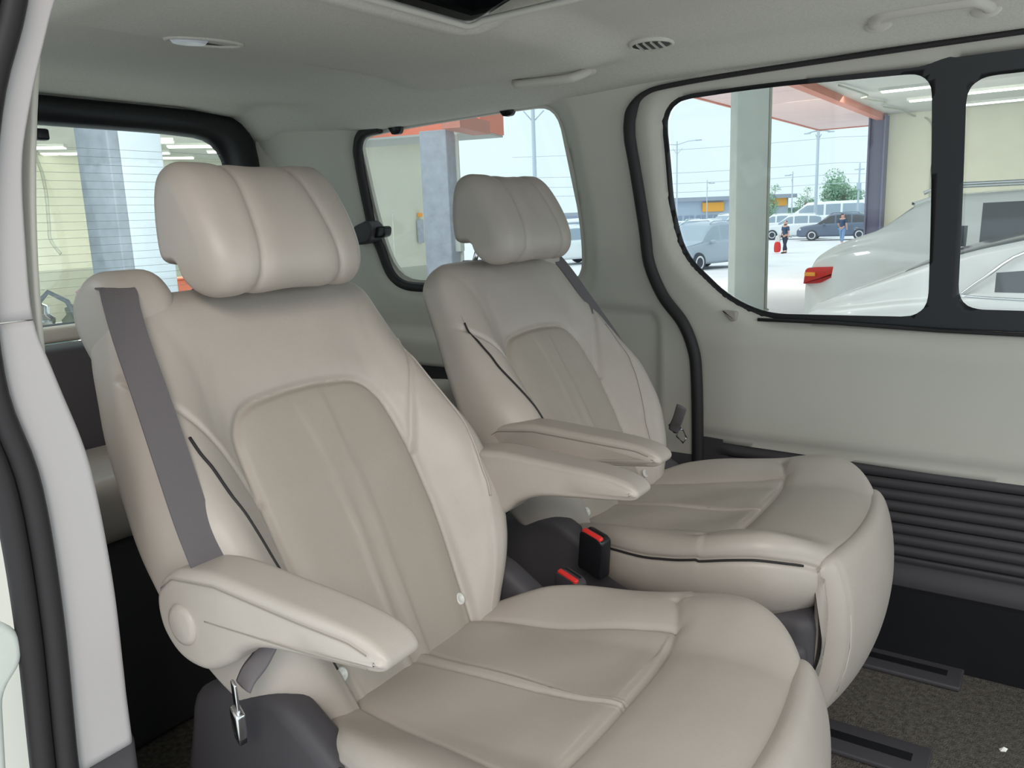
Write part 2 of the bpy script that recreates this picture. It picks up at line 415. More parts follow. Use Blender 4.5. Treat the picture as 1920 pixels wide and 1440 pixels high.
# tailgate: light trim with a wide black band around the glass
TOUT = roundpoly([(-.6, 1.412, .05), (.80, 1.412, .3), (1.070, 1.405, .14), (1.10, 1.0, .3), (1.10, .75, .08), (-.6, .75, .05)], .1)
TGL = roundpoly([(-.45, 1.337, .1), (.75, 1.337, .3), (.945, 1.325, .10), (.985, 1.0, .3), (1.0, .80, .05), (-.45, .80, .05)], .08)
TG = empty('door_2', kind='structure')
rows_ = []
for t_, dx_ in ((-.03, -.03), (0, -.004), (.10, .010), (.35, .014), (.65, .010), (.88, 0), (1, -.012), (1.02, -.03)):
    Q = TOUT * (1 - t_) + TGL * t_; rows_.append(np.stack([np.full(len(Q), -1.462 + dx_), Q[:, 0], Q[:, 1]], 1))
o = meshobj('window_frame', np.concatenate(rows_), gridfaces(8, len(TOUT), False, True), 'black', TG); fixnormals(o)
Vp = np.stack([np.full(len(TGL), -1.485), TGL[:, 0], TGL[:, 1]], 1)
n_ = len(Vp); V = np.vstack([Vp, Vp - [.004, 0, 0]])
meshobj('pane', V, [list(range(n_)), [n_ + i for i in range(n_)][::-1]] + [[i, (i + 1) % n_, n_ + (i + 1) % n_, n_ + i] for i in range(n_)], 'glassrear', TG, False)
joinboxes('defroster_line', [(-1.4835, -1.4825, -.4, .95, z, z + .0008) for z in np.arange(.83, 1.30, .0225)], 'defrost', TG).__setitem__('kind', 'stuff')
wr = sheet('wall_rear', -.45, 1.16, -.02, 1.46, .02, lambda P: -sdf(P, TOUT), lambda y, z: np.stack([-1.47 + .03 * ss(z, .6, .7) * (1 - ss(z, .76, .8)), y, z], 1), 'trim', None, -.006); tag(wr, kind='structure')
box('sill_trim', -1.475, -1.42, -.3, 1.1, .755, .798, 'trim', TG, .012)
box('lower_tailgate', -1.47, -1.45, -.4, 1.14, .02, .735, 'dark', TG)
box('camera_bracket', -1.47, -1.44, .345, .378, 1.292, 1.322, 'black', TG, .006)
# rounded rear corner pillar between tailgate and quarter window
cp = ploft('trim_2', smooth([(-1.47, 1.08), (-1.44, 1.085), (-1.34, 1.12), (-1.24, 1.165), (-1.24, 1.2), (-1.47, 1.2)], 6), [0.0, .7, 1.0, 1.2, 1.42], [0, 0, 0, 0, 0], 'trim', None, 'z'); tag(cp, kind='structure')

# near side wall behind the seat with its own window, and the pillar of the open door
def nearwin(P): return sdf(P, roundpoly([(-1.0, 1.29), (-.2, 1.29), (-.2, .85), (-1.0, .85)], .08))
nw = sheet('wall_right', -1.47, -.02, 0, 1.40, .03, lambda P: -nearwin(P), lambda x, z: np.stack([x, -.40 + .30 * np.clip(z - .85, 0, 1) ** 2, z], 1), 'trim', None, -.006); tag(nw, kind='structure')
PR = smooth([(-.318, 1.40), (-.322, 1.30), (-.345, 1.24), (-.372, 1.165), (-.388, 1.11), (-.394, 1.037), (-.397, .96), (-.382, .905), (-.362, .825), (-.354, .755), (-.350, .653), (-.352, .55), (-.353, .48), (-.354, .0)], 6, False)
PL = smooth([(-.34, 1.40), (-.372, 1.262), (-.408, 1.166), (-.438, 1.03), (-.445, .90), (-.428, .80), (-.427, .656), (-.436, .48), (-.44, .30), (-.44, .0)], 6, False)
def at(C_, z): return np.interp(-z, -C_[:, 1], C_[:, 0])
def strip(name, zs, fy0, fy1, fx, m, cols=14):
    V = []; zs = np.asarray(zs)
    for z in zs:
        for t in np.linspace(0, 1, cols):
            V.append((fx(t, z), fy0(z) + (fy1(z) - fy0(z)) * t, z))
    o = meshobj(name, V, gridfaces(len(zs), cols), m); md = o.modifiers.new('thickness', 'SOLIDIFY'); md.thickness = .006; md.offset = -1
    fixnormals(o); return o
def px_(t, z): return .0 - .045 * ss(t, .72, 1.0) ** 1.5 - .012 * (1 - ss(t, 0, .12))
o = strip('trim_3', np.linspace(.961, 1.40, 40), lambda z: at(PL, z), lambda z: at(PR, z), px_, 'pillar', 24); tag(o, kind='structure')
o = strip('trim_4', np.linspace(.47, .9595, 50), lambda z: at(PL, z), lambda z: at(PR, z), px_, 'pillar', 24); tag(o, kind='structure')
o = strip('trim_5', np.linspace(0, .4695, 10), lambda z: at(PL, z), lambda z: at(PR, z) + .002, lambda t, z: px_(t, z) + .001, 'dark', 24); tag(o, kind='structure')
zz = np.linspace(1.40, 0, 70)
for k, (dy, dx, r) in enumerate(((.010, .004, .011), (.030, -.004, .012))):
    o = tube('trim_%d' % (6 + k), [(dx, at(PL, z) - dy, z) for z in zz], r, 'rubber', None, 10); tag(o, kind='structure')
LP = ploft('door_latch_edge', roundpoly([(-.62, .678, .01), (-.487, .674, .03), (-.466, .655, .03), (-.466, .62, .02), (-.490, .598, .02), (-.500, .50, .02), (-.502, .1, .02), (-.62, .1, .02)], .02, 5), *capstations(-.03, .0, .008, 5, 3), 'white', None, 'x')
tag(LP, 'white painted door edge piece left of the black seal at the lower left corner', 'door edge')

# floor with carpet, dark step well and the seat rails
fl = sheet('floor', -1.47, 1.75, -.44, 1.20, .04, lambda P: np.full(len(P), -1.), lambda x, y: np.stack([x, y, 0 * x], 1), 'carpet', None, -.02); tag(fl, kind='structure')
for yy, lab, x1 in ((1.085, 'dark seat rail along the floor by the sliding door', .72), (.735, 'dark seat rail on the floor in front of the far seat', .70), ):
    t = empty('seat_rail', (0, yy, 0), label=lab, cat='rail', group='seat rails')
    box('rail_cover', -.1, x1, -.05, .05, .0005, .012, 'dark', t, .004)
    box('rail_slot', -.08, x1 - .03, -.012, .012, .011, .0135, 'black', t)
cr = meshobj('paper_crumb', [(0, 0, .001), (.009, .002, .002), (.012, .008, .006), (.004, .011, .003), (-.003, .006, .002), (.005, .006, .009)], [(0, 1, 5), (1, 2, 5), (2, 3, 5), (3, 4, 5), (4, 0, 5), (4, 3, 2, 1, 0)], 'crumb', None, False)
cr.location = (.807, .858, 0); tag(cr, 'small white scrap lying on the dark carpet at lower right', 'scrap')

# headliner
SUN = roundpoly([(-.075, .435), (1.3, .435), (1.3, .0), (-.075, .0)], .03)
def smi0(x, xs, ys, w=.06): return sum(np.interp(x + o, xs, ys) for o in np.linspace(-w, w, 7)) / 7
def ceil_pos(x, y):
    yc = np.abs(y - .375)
    edge = smi0(x, [-1.4, -.9, -.3, 0.0, .5], [1.35, 1.327, 1.338, 1.352, 1.352])
    rr_ = ss(-x, 1.0, 1.3)
    z = 1.418 - .028 * ss(yc, .36, .56) * (1 - rr_) + .008 * rr_
    z = z + (edge - 1.39 - .036 * rr_) * ss(yc, .545 + .055 * rr_, .715)
    z = z - .020 * ss(-x, 1.33, 1.41)
    z = z - .034 * ss(x, -.66, -.52) * (1 - ss(yc, .46, .60)) * (1 - ss(x, -.1, .05))
    z = z + .014 * ss(-x, .75, 1.1) * (1 - ss(yc, .4, .6))
    P = np.stack([x, y], 1); q = sdf(P, SUN)
    z = z - .012 * np.exp(-((q - .03) / .022) ** 2)
    return np.stack([x, y, z], 1)
ce = sheet('ceiling', -1.48, 1.75, -.43, 1.14, .014, lambda P: -sdf(P, SUN), ceil_pos, 'liner', None, -.006); tag(ce, kind='structure')
def zc(x, y): return float(ceil_pos(np.array([x]), np.array([y]))[0, 2])
sw = empty('window_3', kind='structure')
box('shade', -.14, 1.40, -.09, .53, 1.455, 1.463, 'black', sw)
for k_, bx_ in enumerate(((-.14, -.115, -.09, .53), (1.375, 1.40, -.09, .53), (-.115, 1.375, -.09, -.065), (-.115, 1.375, .505, .53))): box('surround', *bx_, 1.422, 1.455, 'black', sw)
rf = box('roof', -1.52, 1.78, -.50, 1.22, 1.47, 1.49, 'trim'); tag(rf, kind='structure')
tube('bezel', [(x, y, zc(x + (-.012 if x < 0 else .0), y + (.012 if y > .2 else -.012)) - .001) for x, y in SUN], .006, 'trim', sw, 8, True)
def handle(p, q, label, out=(0, -.985, .17)):
    p, q = np.array(p), np.array(q); o_ = np.array(out); d = q - p
    t = empty('grab_handle', tuple(p), label=label, cat='handle', group='grab handles on the headliner')
    pts = [o_ * -.004, o_ * .018 + d * .01, o_ * .042 + d * .08, o_ * .050 + d * .20, o_ * .050 + d * .80, o_ * .042 + d * .92, o_ * .018 + d * .99, d - o_ * .004]
    tube('grip', smooth(pts, 5, False), .0115, 'trim', t, 10)
    for e in (d * .03, d * .97):
        c = e - o_ * .002; u = d / np.linalg.norm(d) * .026; w = np.cross(o_, d / np.linalg.norm(d)) * .016
        th = np.linspace(0, 2 * np.pi, 20, endpoint=False)
        V = [tuple(c + u * math.cos(a) + w * math.sin(a)) for a in th] + [tuple(c + .9 * u * math.cos(a) + .9 * w * math.sin(a) + o_ * .008) for a in th]
        o = meshobj('mount', V, [[i, (i + 1) % 20, 20 + (i + 1) % 20, 20 + i] for i in range(20)] + [list(range(20, 40))], 'trim', t); fixnormals(o)
handle((-.315, .958, zc(-.315, .958) - .004), (-.130, .972, zc(-.13, .972) - .004), 'grey grab handle above the small side window, left one', (0, -.93, -.42))
handle((.495, .965, zc(.495, .965) - .005), (.685, .970, zc(.685, .970) - .005), 'grey grab handle above the sliding door, at the top right corner')
av = empty('air_vent', (.075, .873, zc(.075, .873) - .001), label='oval ceiling air vent with light slats over the far seat', cat='vent')
def ell(name, a, b, z0, z1, m, parent, k=1.0, seg=28):
    th = np.linspace(0, 2 * np.pi, seg, endpoint=False)
    V = [(a * math.cos(t), b * math.sin(t), z0) for t in th] + [(a * k * math.cos(t), b * k * math.sin(t), z1) for t in th]
    o = meshobj(name, V, [[i, (i + 1) % seg, seg + (i + 1) % seg, seg + i] for i in range(seg)] + [list(range(seg))[::-1], list(range(seg, 2 * seg))], m, parent, False); fixnormals(o); return o
def ellring(name, a, b, r, z, m, parent):
    th = np.linspace(0, 2 * np.pi, 32, endpoint=False)
    return tube(name, [(a * math.cos(t), b * math.sin(t), z) for t in th], r, m, parent, 8, True)
av.rotation_euler = (-.1, 0, .1); av.scale = (.80, .88, 1)
ell('vent_throat', .052, .034, .004, -.0075, 'black', av); ellring('vent_rim', .056, .038, .006, -.004, 'liner', av)
for x in (-.030, -.010, .010, .030):
    h = .034 * math.sqrt(1 - (x / .054) ** 2); box('slat', x - .0011, x + .0011, -h, h, -.0125, -.006, 'trim', av)
rl = empty('reading_lamp', (-.50, .195, zc(-.50, .195) - .002), 1.25, label='oval reading lamp with white lens in the rear headliner', cat='lamp')
ell('housing', .070, .030, .012, -.004, 'dark', rl, .92); ellring('rim', .068, .029, .005, -.003, 'liner', rl)
o = ell('lens', .036, .022, -.002, -.010, 'lens', rl, .8); o.location = (-.028, 0, 0)

# third row bench glimpsed between and beside the seats
tr = empty('rear_bench', (-.95, .38, 0), label='rear bench seat behind the two armchairs, dark backed with pale cushion', cat='seat')
ploft('backrest', roundpoly([(-.16, .34), (-.02, .34), (-.08, .79), (-.20, .79)], .04), *capstations(-.66, .66, .03, 6, 6), 'dark', tr)
ploft('cushion', roundpoly([(-.02, .44), (.34, .46), (.34, .59), (-.02, .57)], .04), *capstations(-.66, .66, .03, 6, 6), 'leather', tr)
box('bench_base', -.05, .30, -.6, .6, .0, .455, 'dark', tr, .02)

# ------------------------------------------------------------------ the two armchairs (modelled once for the near one, mirrored for the far one)
TH = math.radians(27.5); BU = np.array([-math.sin(TH), 0, math.cos(TH)]); BN = np.array([math.cos(TH), 0, math.sin(TH)]); BP = np.array([.075, 0, .40])
HW = ([-.06, 0, .05, .12, .20, .30, .40, .50, .57, .64], [.178, .204, .238, .274, .292, .290, .268, .242, .230, .216])
DF = ([-.06, 0, .08, .18, .28, .38, .48, .56, .64], [.045, .078, .136, .166, .152, .104, .066, .050, .045])
DB = ([-.06, .2, .5, .64], [.05, .06, .055, .045])
def smi(x, xs, ys, w=.03):
    return sum(np.interp(np.asarray(x) + o, xs, ys) for o in np.linspace(-w, w, 9)) / 9
def SEAMF(s_, out): return np.where(out, np.interp(s_, [.05, .15, .25, .40, .50], [.95, .95, .90, .78, .60]), np.interp(s_, [.05, .15, .25, .40, .48, .52], [.84, .84, .80, .62, .46, .46]))
def seat_back():
    nu, nv = 460, 270
    v = np.linspace(0, 1, nv); S0, S1 = -.055, .622
    rs, top = .050, .055
    s = np.empty(nv); inw = np.zeros(nv); ind = np.zeros(nv)
    sv = v * 1.0; 
    # arc-length parameter: bottom cap, body, top cap
    L = [.05, S1 - S0 - .05 - top * .9, .075]; tot = sum(L); q = sv * tot
    for i, x in enumerate(q):
        if x < L[0]:
            a = (1 - x / L[0]) * np.pi / 2; s[i] = S0 + .03 * (1 - math.sin(a)); inw[i] = .03 * (1 - math.cos(a)) ; ind[i] = .035 * (1 - math.cos(a))
        elif x < L[0] + L[1]:
            t = (x - L[0]) / L[1]; s[i] = S0 + .03 + t * (S1 - top - S0 - .03)
        else:
            a = (x - L[0] - L[1]) / L[2] * np.pi / 2; s[i] = S1 - top + top * math.sin(a); inw[i] = .062 * (1 - math.cos(a)); ind[i] = .040 * (1 - math.cos(a))
    ph = np.linspace(0, 2 * np.pi, nu, endpoint=False) + 1e-4
    S = s[:, None] + 0 * ph[None]; PH = ph[None] + 0 * S
    hw = smi(s, *HW)[:, None] - inw[:, None]; hw = hw + ((np.cos(PH) < 0) * smi(s, [.05, .15, .25, .45, .56, .62], [0, -.004, .004, .020, .014, .004])[:, None]); df = smi(s, *DF)[:, None] - ind[:, None]; db = smi(s, *DB)[:, None] - ind[:, None] + (np.cos(PH) < 0) * ss(-np.cos(PH), 0, .3) * smi(s, [0, .1, .3, .5, .6], [-.01, -.025, -.015, .03, .03])[:, None]
    n = smi(s, [-.06, .05, .2, .35, .48, .56, .64], [3.0, 2.7, 2.6, 2.9, 3.6, 4.2, 4.2])[:, None]; c, sn = np.cos(PH), np.sin(PH)
    w = hw * np.sign(c) * np.abs(c) ** (2 / n)
    d = np.where(sn > 0, df, db) * np.sign(sn) * np.abs(sn) ** (2 / n)
    front = sn > 0
    aw = np.abs(w)
    # recessed centre between the side bolsters, soft shoulder yoke
    cen = np.interp(s, [-.06, 0, .1, .2, .3, .4, .47, .55, .64], [.040, .045, .050, .054, .054, .046, .045, .048, .045])[:, None] - ind[:, None] * .9
    k = 1 - ss(aw / np.maximum(hw, .01), .50, .86)
    d = np.where(front, d * (1 - k) + np.minimum(d, np.maximum(cen, .004)) * k, d)
    full = np.stack([w.ravel(), S.ravel()], 1); fr = (front & (d > .01)).ravel()
    out = np.zeros(len(full))
    def groove(lines, depth, sig, dist=None):
        D = np.full(fr.sum(), 9.)
        for l_ in lines: D = np.minimum(D, seg_dist(full[fr], l_, False))
        return -depth * np.exp(-(D / sig) ** 2), D
    mir = lambda L_: [(-a, b) for a, b in L_]
    ins = smooth([(.118, -.05), (.134, .06), (.146, .16), (.149, .26), (.147, .34), (.138, .395), (.108, .428), (.05, .438), (0, .440)], 6, False)
    insfull = np.vstack([ins, np.array(mir(ins[::-1]))])
    yoke = smooth([(.256, .505), (.238, .470), (.212, .430), (.182, .375), (.152, .290)], 6, False)
    g1, Di = groove([insfull], .0075, .0060); g1b, _ = groove([insfull], .006, .022)
    g2, _ = groove([yoke, np.array(mir(yoke))], .0055, .0045)
    ribs = [[(-.016, .437), (-.018, .25), (-.026, .06), (-.03, -.05)], [(.017, .437), (.017, .25), (.010, .06), (.006, -.05)]]
    g3, _ = groove(ribs, .0032, .0028)
    rw = np.minimum(*[seg_dist(full[fr], r, False) for r in ribs])
    o_ = g1 + g1b + g2
    mid = (np.abs(full[fr][:, 0] + .004) < .015) & (full[fr][:, 1] < .437)
    o_ = o_ + .0034 * np.exp(-(rw / .0045) ** 2)
    # soft vertical crease of the yoke beside each shoulder
    cr_, _ = groove([smooth([(.19, .585), (.168, .53), (.165, .47), (.175, .40)], 5, False), smooth([(-.19, .585), (-.168, .53), (-.165, .47), (-.175, .40)], 5, False)], .0009, .011)
    o_ = o_ + cr_
    fade = np.clip(d.ravel()[fr] / .03, 0, 1)
    out[fr] = o_ * fade
    d = d + out.reshape(d.shape)
    # side seam where the piping runs
    SM = SEAMF(S, np.cos(PH) < 0); phd = np.minimum(np.abs(PH - SM), np.abs((np.pi - PH) - SM)) * .25
    sm = (S < .50) & (S > -.04)
    w = w - np.sign(w) * np.where(sm, .003 * np.exp(-(phd / .006) ** 2), 0)
    bow = -.010 * np.clip((S - .25) / .35, -1, 1) ** 2 * 0
    V = BP + w[..., None] * np.array([0, 1., 0]) + S[..., None] * BU + (d + bow)[..., None] * BN
    V = V.reshape(-1, 3); F = gridfaces(nv, nu, False, True)
    lab_v = np.full(len(V), 4)
    P = full; inI = inside(P, np.vstack([insfull])) & front.ravel()
    yk = np.vstack([yoke, [(.0, .29), (0, .7), (.4, .7), (.4, .505)]])
    inY = (inside(np.abs(P * [1, 0]) + P * [0, 1], yk) | (P[:, 1] > .505))
    sideang = np.minimum(PH, np.pi - PH).ravel()
    smr = SM.ravel(); lab_v[front.ravel() & (sideang > smr)] = 2
    lab_v[~(front.ravel() & (sideang > smr))] = 3
    lab_v[inY] = 1; lab_v[inI] = 0
    back = (~front.ravel()) & (np.abs(np.sin(PH.ravel())) > .6) & (np.abs(P[:, 0]) < (hw + 0 * PH).ravel() * .97); lab_v[back] = 4
    lab = lab_v[F[:, 0]]
    side_l = (lab == 3) & (V[F[:, 0], 1] < 0); lab[side_l] = 5
    b_l = (lab == 2) & (V[F[:, 0], 1] < 0); lab[b_l] = 6
    # caps
    N = vnormals(V, F)
    # close the ends
    for base in (0, (nv - 1) * nu):
        c0 = len(V); V = np.vstack([V, V[base:base + nu].mean(0)]); N = np.vstack([N, (-BU if base == 0 else BU)])
        jj = np.arange(nu); tri = np.stack([base + jj, base + (jj + 1) % nu, np.full(nu, c0), np.full(nu, c0)], 1)
        F = np.vstack([F, tri if base else tri[:, ::-1]]); lab = np.concatenate([lab, np.full(nu, 1 if base else 4)])
    return V, F, lab, N, (w, S, PH, d)
SEAM = .62
BV = seat_back()
def back_point(wt, st, lift=.002):
    """point on the front of the backrest at lateral wt, height st"""
    w, S, PH, d = BV[4]
    i = np.argmin(np.abs(S[:, 0] - st)); m_ = (np.sin(PH[i]) > 0.02)
    idx = np.where(m_)[0]; j = idx[np.argsort(w[i, idx])]
    dd = np.interp(wt, w[i, j], d[i, j])
    return BP + np.array([0, wt, 0]) + st * BU + (dd + lift) * BN
def seam_point(st, side, lift=.0012):
    w, S, PH, d = BV[4]
    i = np.argmin(np.abs(S[:, 0] - st)); ang = float(SEAMF(st, side < 0)); a = ang if side > 0 else np.pi - ang
    j = np.argmin(np.abs(PH[i] - a))
    return BP + np.array([0, w[i, j] + side * lift, 0]) + S[i, j] * BU + (d[i, j] + lift) * BN
def cushion():
    out = smooth([(.06, 0), (.065, .10), (.075, .16), (.11, .195), (.20, .238), (.32, .268), (.44, .277), (.53, .256), (.592, .200), (.628, .11), (.638, 0), (.628, -.11), (.592, -.200), (.53, -.256), (.44, -.277), (.32, -.268), (.20, -.238), (.11, -.195), (.075, -.16), (.065, -.10)], 22)
    T = np.roll(out, -1, 0) - np.roll(out, 1, 0); T /= np.linalg.norm(T, axis=1, keepdims=True); No = np.stack([T[:, 1], -T[:, 0]], 1)
    a = np.sum(out[:, 0] * np.roll(out[:, 1], -1) - np.roll(out[:, 0], -1) * out[:, 1])
    if a < 0: No = -No
    cen = np.array([.33, 0.])
    rr = .026
    inner = out - No * rr
    nr = 150; rows = []; kind = []
    for t in np.linspace(.02, 1, nr): rows.append((cen + (inner - cen) * t, np.zeros(len(out)), 0.)); 
    na = 14
    for a_ in np.linspace(0, np.pi / 2, na)[1:]: rows.append((inner + No * rr * math.sin(a_), np.full(len(out), -rr * (1 - math.cos(a_))), 0.))
    def base(x, y):
        z = smi(x, [.06, .12, .2, .3, .408, .47, .54, .60, .64], [.418, .428, .434, .440, .452, .470, .476, .468, .452], .035)
        z = z + .035 * ss(np.abs(y), .130, .240) * ss(x, .05, .2) * (1 - .35 * ss(x, .50, .62))
        return z
    side = []
    for k, z in enumerate(np.linspace(0, 1, 30)): side.append(z)
    nb = len(out)
    Vt = []; 
    for P, dz, _ in rows:
        # groove seams
        Vt.append(np.stack([P[:, 0], P[:, 1], base(P[:, 0], P[:, 1]) + dz], 1))
    V = np.array(Vt)
    P = V[:, :, :2].reshape(-1, 2); nrt = len(V)
    g = np.zeros(len(P))
    tr_ = smooth([(.405, .235), (.424, .19), (.436, .10), (.438, 0), (.436, -.10), (.424, -.19), (.405, -.235)], 6, False)
    bl = smooth([(.085, .125), (.16, .142), (.25, .158), (.34, .172), (.428, .186)], 6, False)
    ce_ = smooth([(.085, .014), (.20, .010), (.30, .008), (.437, .004)], 6, False)
    ce2 = smooth([(.085, -.016), (.20, -.012), (.30, -.010), (.437, -.004)], 6, False)
    for line, dp, sg in ((tr_, .0050, .0045), (tr_, .004, .016), (bl, .0045, .004), (bl * [1, -1], .0045, .004), (bl, .0035, .014), (bl * [1, -1], .0035, .014), (ce_, .002, .003), (ce2, .002, .003)):
        g -= dp * np.exp(-(seg_dist(P, line, False) / sg) ** 2)
    g += .0035 * ((np.abs(P[:, 1]) < .010) & (P[:, 0] < .434)) * (1 - np.abs(P[:, 1]) / .012)
    g += .003 * np.sin(P[:, 0] * 30 + 4 * P[:, 1]) * np.cos(P[:, 1] * 26 - 1) * (P[:, 0] < .42)
    V[:, :, 2] += g.reshape(nrt, nb)
    top_edge = V[-1, :, 2].copy()
    # side wall: upper roll, piping seam, lower panel
    rows2 = []
    pz = top_edge - np.interp(out[:, 0], [.1, .2, .35, .5, .61], [.020, .012, .006, .010, .014])
    for t in np.linspace(0, 1, 34)[1:]:
        zbm = np.interp(out[:, 0], [.1, .3, .5], [.352, .352, .375]); z = top_edge + (zbm - top_edge) * t
        bul = .010 * np.sin(np.pi * t) - .018 * t ** 3
        dz = np.abs(z - pz)
        bul = bul - .0055 * np.exp(-(dz / .0045) ** 2)
        q = out + No * bul[:, None] if isinstance(bul, np.ndarray) and bul.ndim else out + No * bul
        rows2.append(np.stack([q[:, 0], q[:, 1], z], 1))
    q = out - No * .05; rows2.append(np.stack([q[:, 0], q[:, 1], np.full(nb, .345)], 1))
    V = np.concatenate([V, np.array(rows2)])
    n = len(V); Vf = V.reshape(-1, 3); F = gridfaces(n, nb, False, True)
    labv = np.zeros(n * nb, int); X, Yy, Zz = Vf.T
    isside = np.arange(n * nb) // nb >= nrt - 3
    fronty = X > np.interp(np.abs(Yy), tr_[:len(tr_) // 2 + 1][::-1, 1], tr_[:len(tr_) // 2 + 1][::-1, 0])
    labv[:] = 0
    labv[(np.abs(Yy) > np.interp(X, bl[:, 0], bl[:, 1]))] = 2
    labv[fronty] = 1
    low = isside & (Zz < np.tile(pz, n)) & (X < .57) & (np.abs(Yy) > .10); labv[low & (Yy > 0)] = 3; labv[low & (Yy < 0)] = 4
    lab = labv[F[:, 0]]
    lab[(lab == 2) & (Vf[F[:, 0], 1] < 0)] = 5
    N = vnormals(Vf, F)
    sgn = 1 if N[nb * 5, 2] > 0 else -1
    if sgn < 0: F = F[:, ::-1]; N = -N
    c0 = len(Vf); Vf = np.vstack([Vf, [cen[0], cen[1], Vf[:nb, 2].mean()]]); N = np.vstack([N, [0, 0, 1]])
    jj = np.arange(nb); tri = np.stack([(jj + 1) % nb, jj, np.full(nb, c0), np.full(nb, c0)], 1)
    if sgn < 0: tri = tri[:, ::-1]
    F = np.vstack([F, tri]); lab = np.concatenate([lab, np.zeros(nb, int)])
    pipe = [(out[i] + No[i] * (.0045), pz[i]) for i in range(nb) if out[i, 0] < .57 and abs(out[i, 1]) > .15 and out[i, 0] > .12]
    return Vf, F, lab, N, pipe
def quadtri(F):
    return F
def addparts(mapping, V, F, lab, N, parent):
    for k, (nm, m) in mapping.items():
        f = F[lab == k]
        if not len(f): continue
        u, inv = np.unique(f, return_inverse=True); f = inv.reshape(f.shape)
        faces = [tuple(dict.fromkeys(int(i) for i in r)) for r in f]
        faces = [r for r in faces if len(r) > 2]
        me = bpy.data.meshes.new(nm); me.from_pydata(V[u].tolist(), [], faces); me.shade_smooth()
        me.normals_split_custom_set_from_vertices(N[u].tolist()); link(nm, me, m, parent)
def make_seat(label):
    t = empty('captain_seat', label=label, cat='seat', group='leather captain seats')
    V, F, lab, N, _ = BV
    if np.mean(np.sum((V[F[:, 0]] - V.mean(0)) * N[F[:, 0]], 1)) < 0: N = -N; F = F[:, ::-1]
    addparts({0: ('centre_insert', 'insert'), 1: ('shoulder_panel', 'leather'), 2: ('side_bolster', 'leather'), 6: ('side_bolster', 'leather'), 3: ('side_panel', 'leather'), 5: ('side_panel', 'leather'), 4: ('back_shell', 'leather')}, V, F, lab, N, t)
    for sd in (-1, 1):
        tube('piping', smooth([seam_point(s_, sd) for s_ in (np.linspace(.06, .40, 16) if sd < 0 else np.linspace(.17, .48, 16))], 3, False), .0020, 'rubber', t, 6)
    V, F, lab, N, pipe = cushion()
    addparts({0: ('cushion_insert', 'leather'), 1: ('thigh_support', 'leather'), 2: ('cushion_bolster', 'leather'), 5: ('cushion_bolster', 'leather'), 3: ('cushion_side', 'leather'), 4: ('cushion_side', 'leather')}, V, F, lab, N, t)
    for sd in (-1, 1):
        pp = sorted([(x, y, z) for (x, y), z in pipe if y * sd > 0]); tube('piping', pp, .0020, 'rubber', t, 6)
    # headrest
    prof = smooth([(-.206, 1.106), (-.190, 1.128), (-.155, 1.132), (-.118, 1.112), (-.086, 1.070), (-.062, 1.020), (-.058, .982), (-.074, .958), (-.103, .950), (-.128, .960), (-.143, .982), (-.168, .994), (-.200, .996), (-.211, 1.012), (-.213, 1.06)], 8)
    ys, ins = capstations(-.142, .142, .030, 16, 60, 1.05)
    def hd(V):
        y = V[:, 1]; x = V[:, 0]; c = np.array([-.135, 1.035])
        rad = np.stack([x - c[0], V[:, 2] - c[1]], 1); rad /= np.linalg.norm(rad, axis=1, keepdims=True) + 1e-9
        ys_ = .066 + .012 * (1.04 - V[:, 2]) / .1; fr_ = ss(x, -.19, -.15); g = fr_ * (-.0040 * np.exp(-((np.abs(y) - ys_) / .0032) ** 2) - .0035 * np.exp(-((np.abs(y) - ys_) / .012) ** 2)) - .004 * np.exp(-(y / .05) ** 2)
        g = g - .004 * 0
        V = V.copy(); V[:, 0] += rad[:, 0] * g; V[:, 2] += rad[:, 1] * g
        V[:, 0] -= .020 * (np.abs(y) / .14) ** 2.5 * ss(x, -.2, -.1)
        return V
    h = ploft('headrest', prof, ys, ins, 'leather', t, disp=hd, rad=.078)
    for y in (-.07, .07):
        tube('headrest_post', [BP + np.array([0, y, 0]) + BU * .60 - BN * .005, np.array([-.180, y, .999])], .0055, 'chrome', t, 10)
        p = BP + np.array([0, y, 0]) + BU * .620 - BN * .004
        o = lathe('post_guide', [(.020, -.008), (.019, .004), (.010, .009)], 'dark', t, 20, 'z', p)
    # belt guide hump and strap on the outboard shoulder
    hump = smooth([(-.045, .50), (-.072, .60), (-.052, .650), (-.01, .664), (.024, .655), (.044, .628), (.045, .59), (.012, .50)], 6)
    Vh, Fh = ploft('x', hump, *capstations(-.240, -.135, .032, 8, 8), None, None, build=False)
    Vh = np.array([BP + np.array([0, y, 0]) + z * BU + x * BN for x, y, z in Vh])
    o = meshobj('belt_guide', Vh, Fh, 'leather', t); fixnormals(o)
    def strip_mesh(name, pts, width, m, th=.0022, wd=None):
        P = np.array(pts); n = len(P); T = np.gradient(P, axis=0); T /= np.linalg.norm(T, axis=1, keepdims=True)
        Wd = np.array(wd) if wd is not None else np.tile([0, 1., 0], (n, 1)); Wd = Wd - np.sum(Wd * T, 1)[:, None] * T; Wd /= np.linalg.norm(Wd, axis=1, keepdims=True)
        Nn = np.cross(T, Wd); rows = []
        for a, b in ((-.5, 0), (.5, 0), (.5, 1), (-.5, 1)): rows.append(P + Wd * a * width + Nn * b * th)
        V = np.stack(rows, 1).reshape(-1, 3); F = gridfaces(n, 4, False, True).tolist() + [[0, 1, 2, 3], [(n - 1) * 4 + i for i in (3, 2, 1, 0)]]
        o = meshobj(name, V, F, m, t, False); fixnormals(o); return o
    bp = lambda w_, s_, d_: BP + np.array([0, w_, 0]) + s_ * BU + d_ * BN
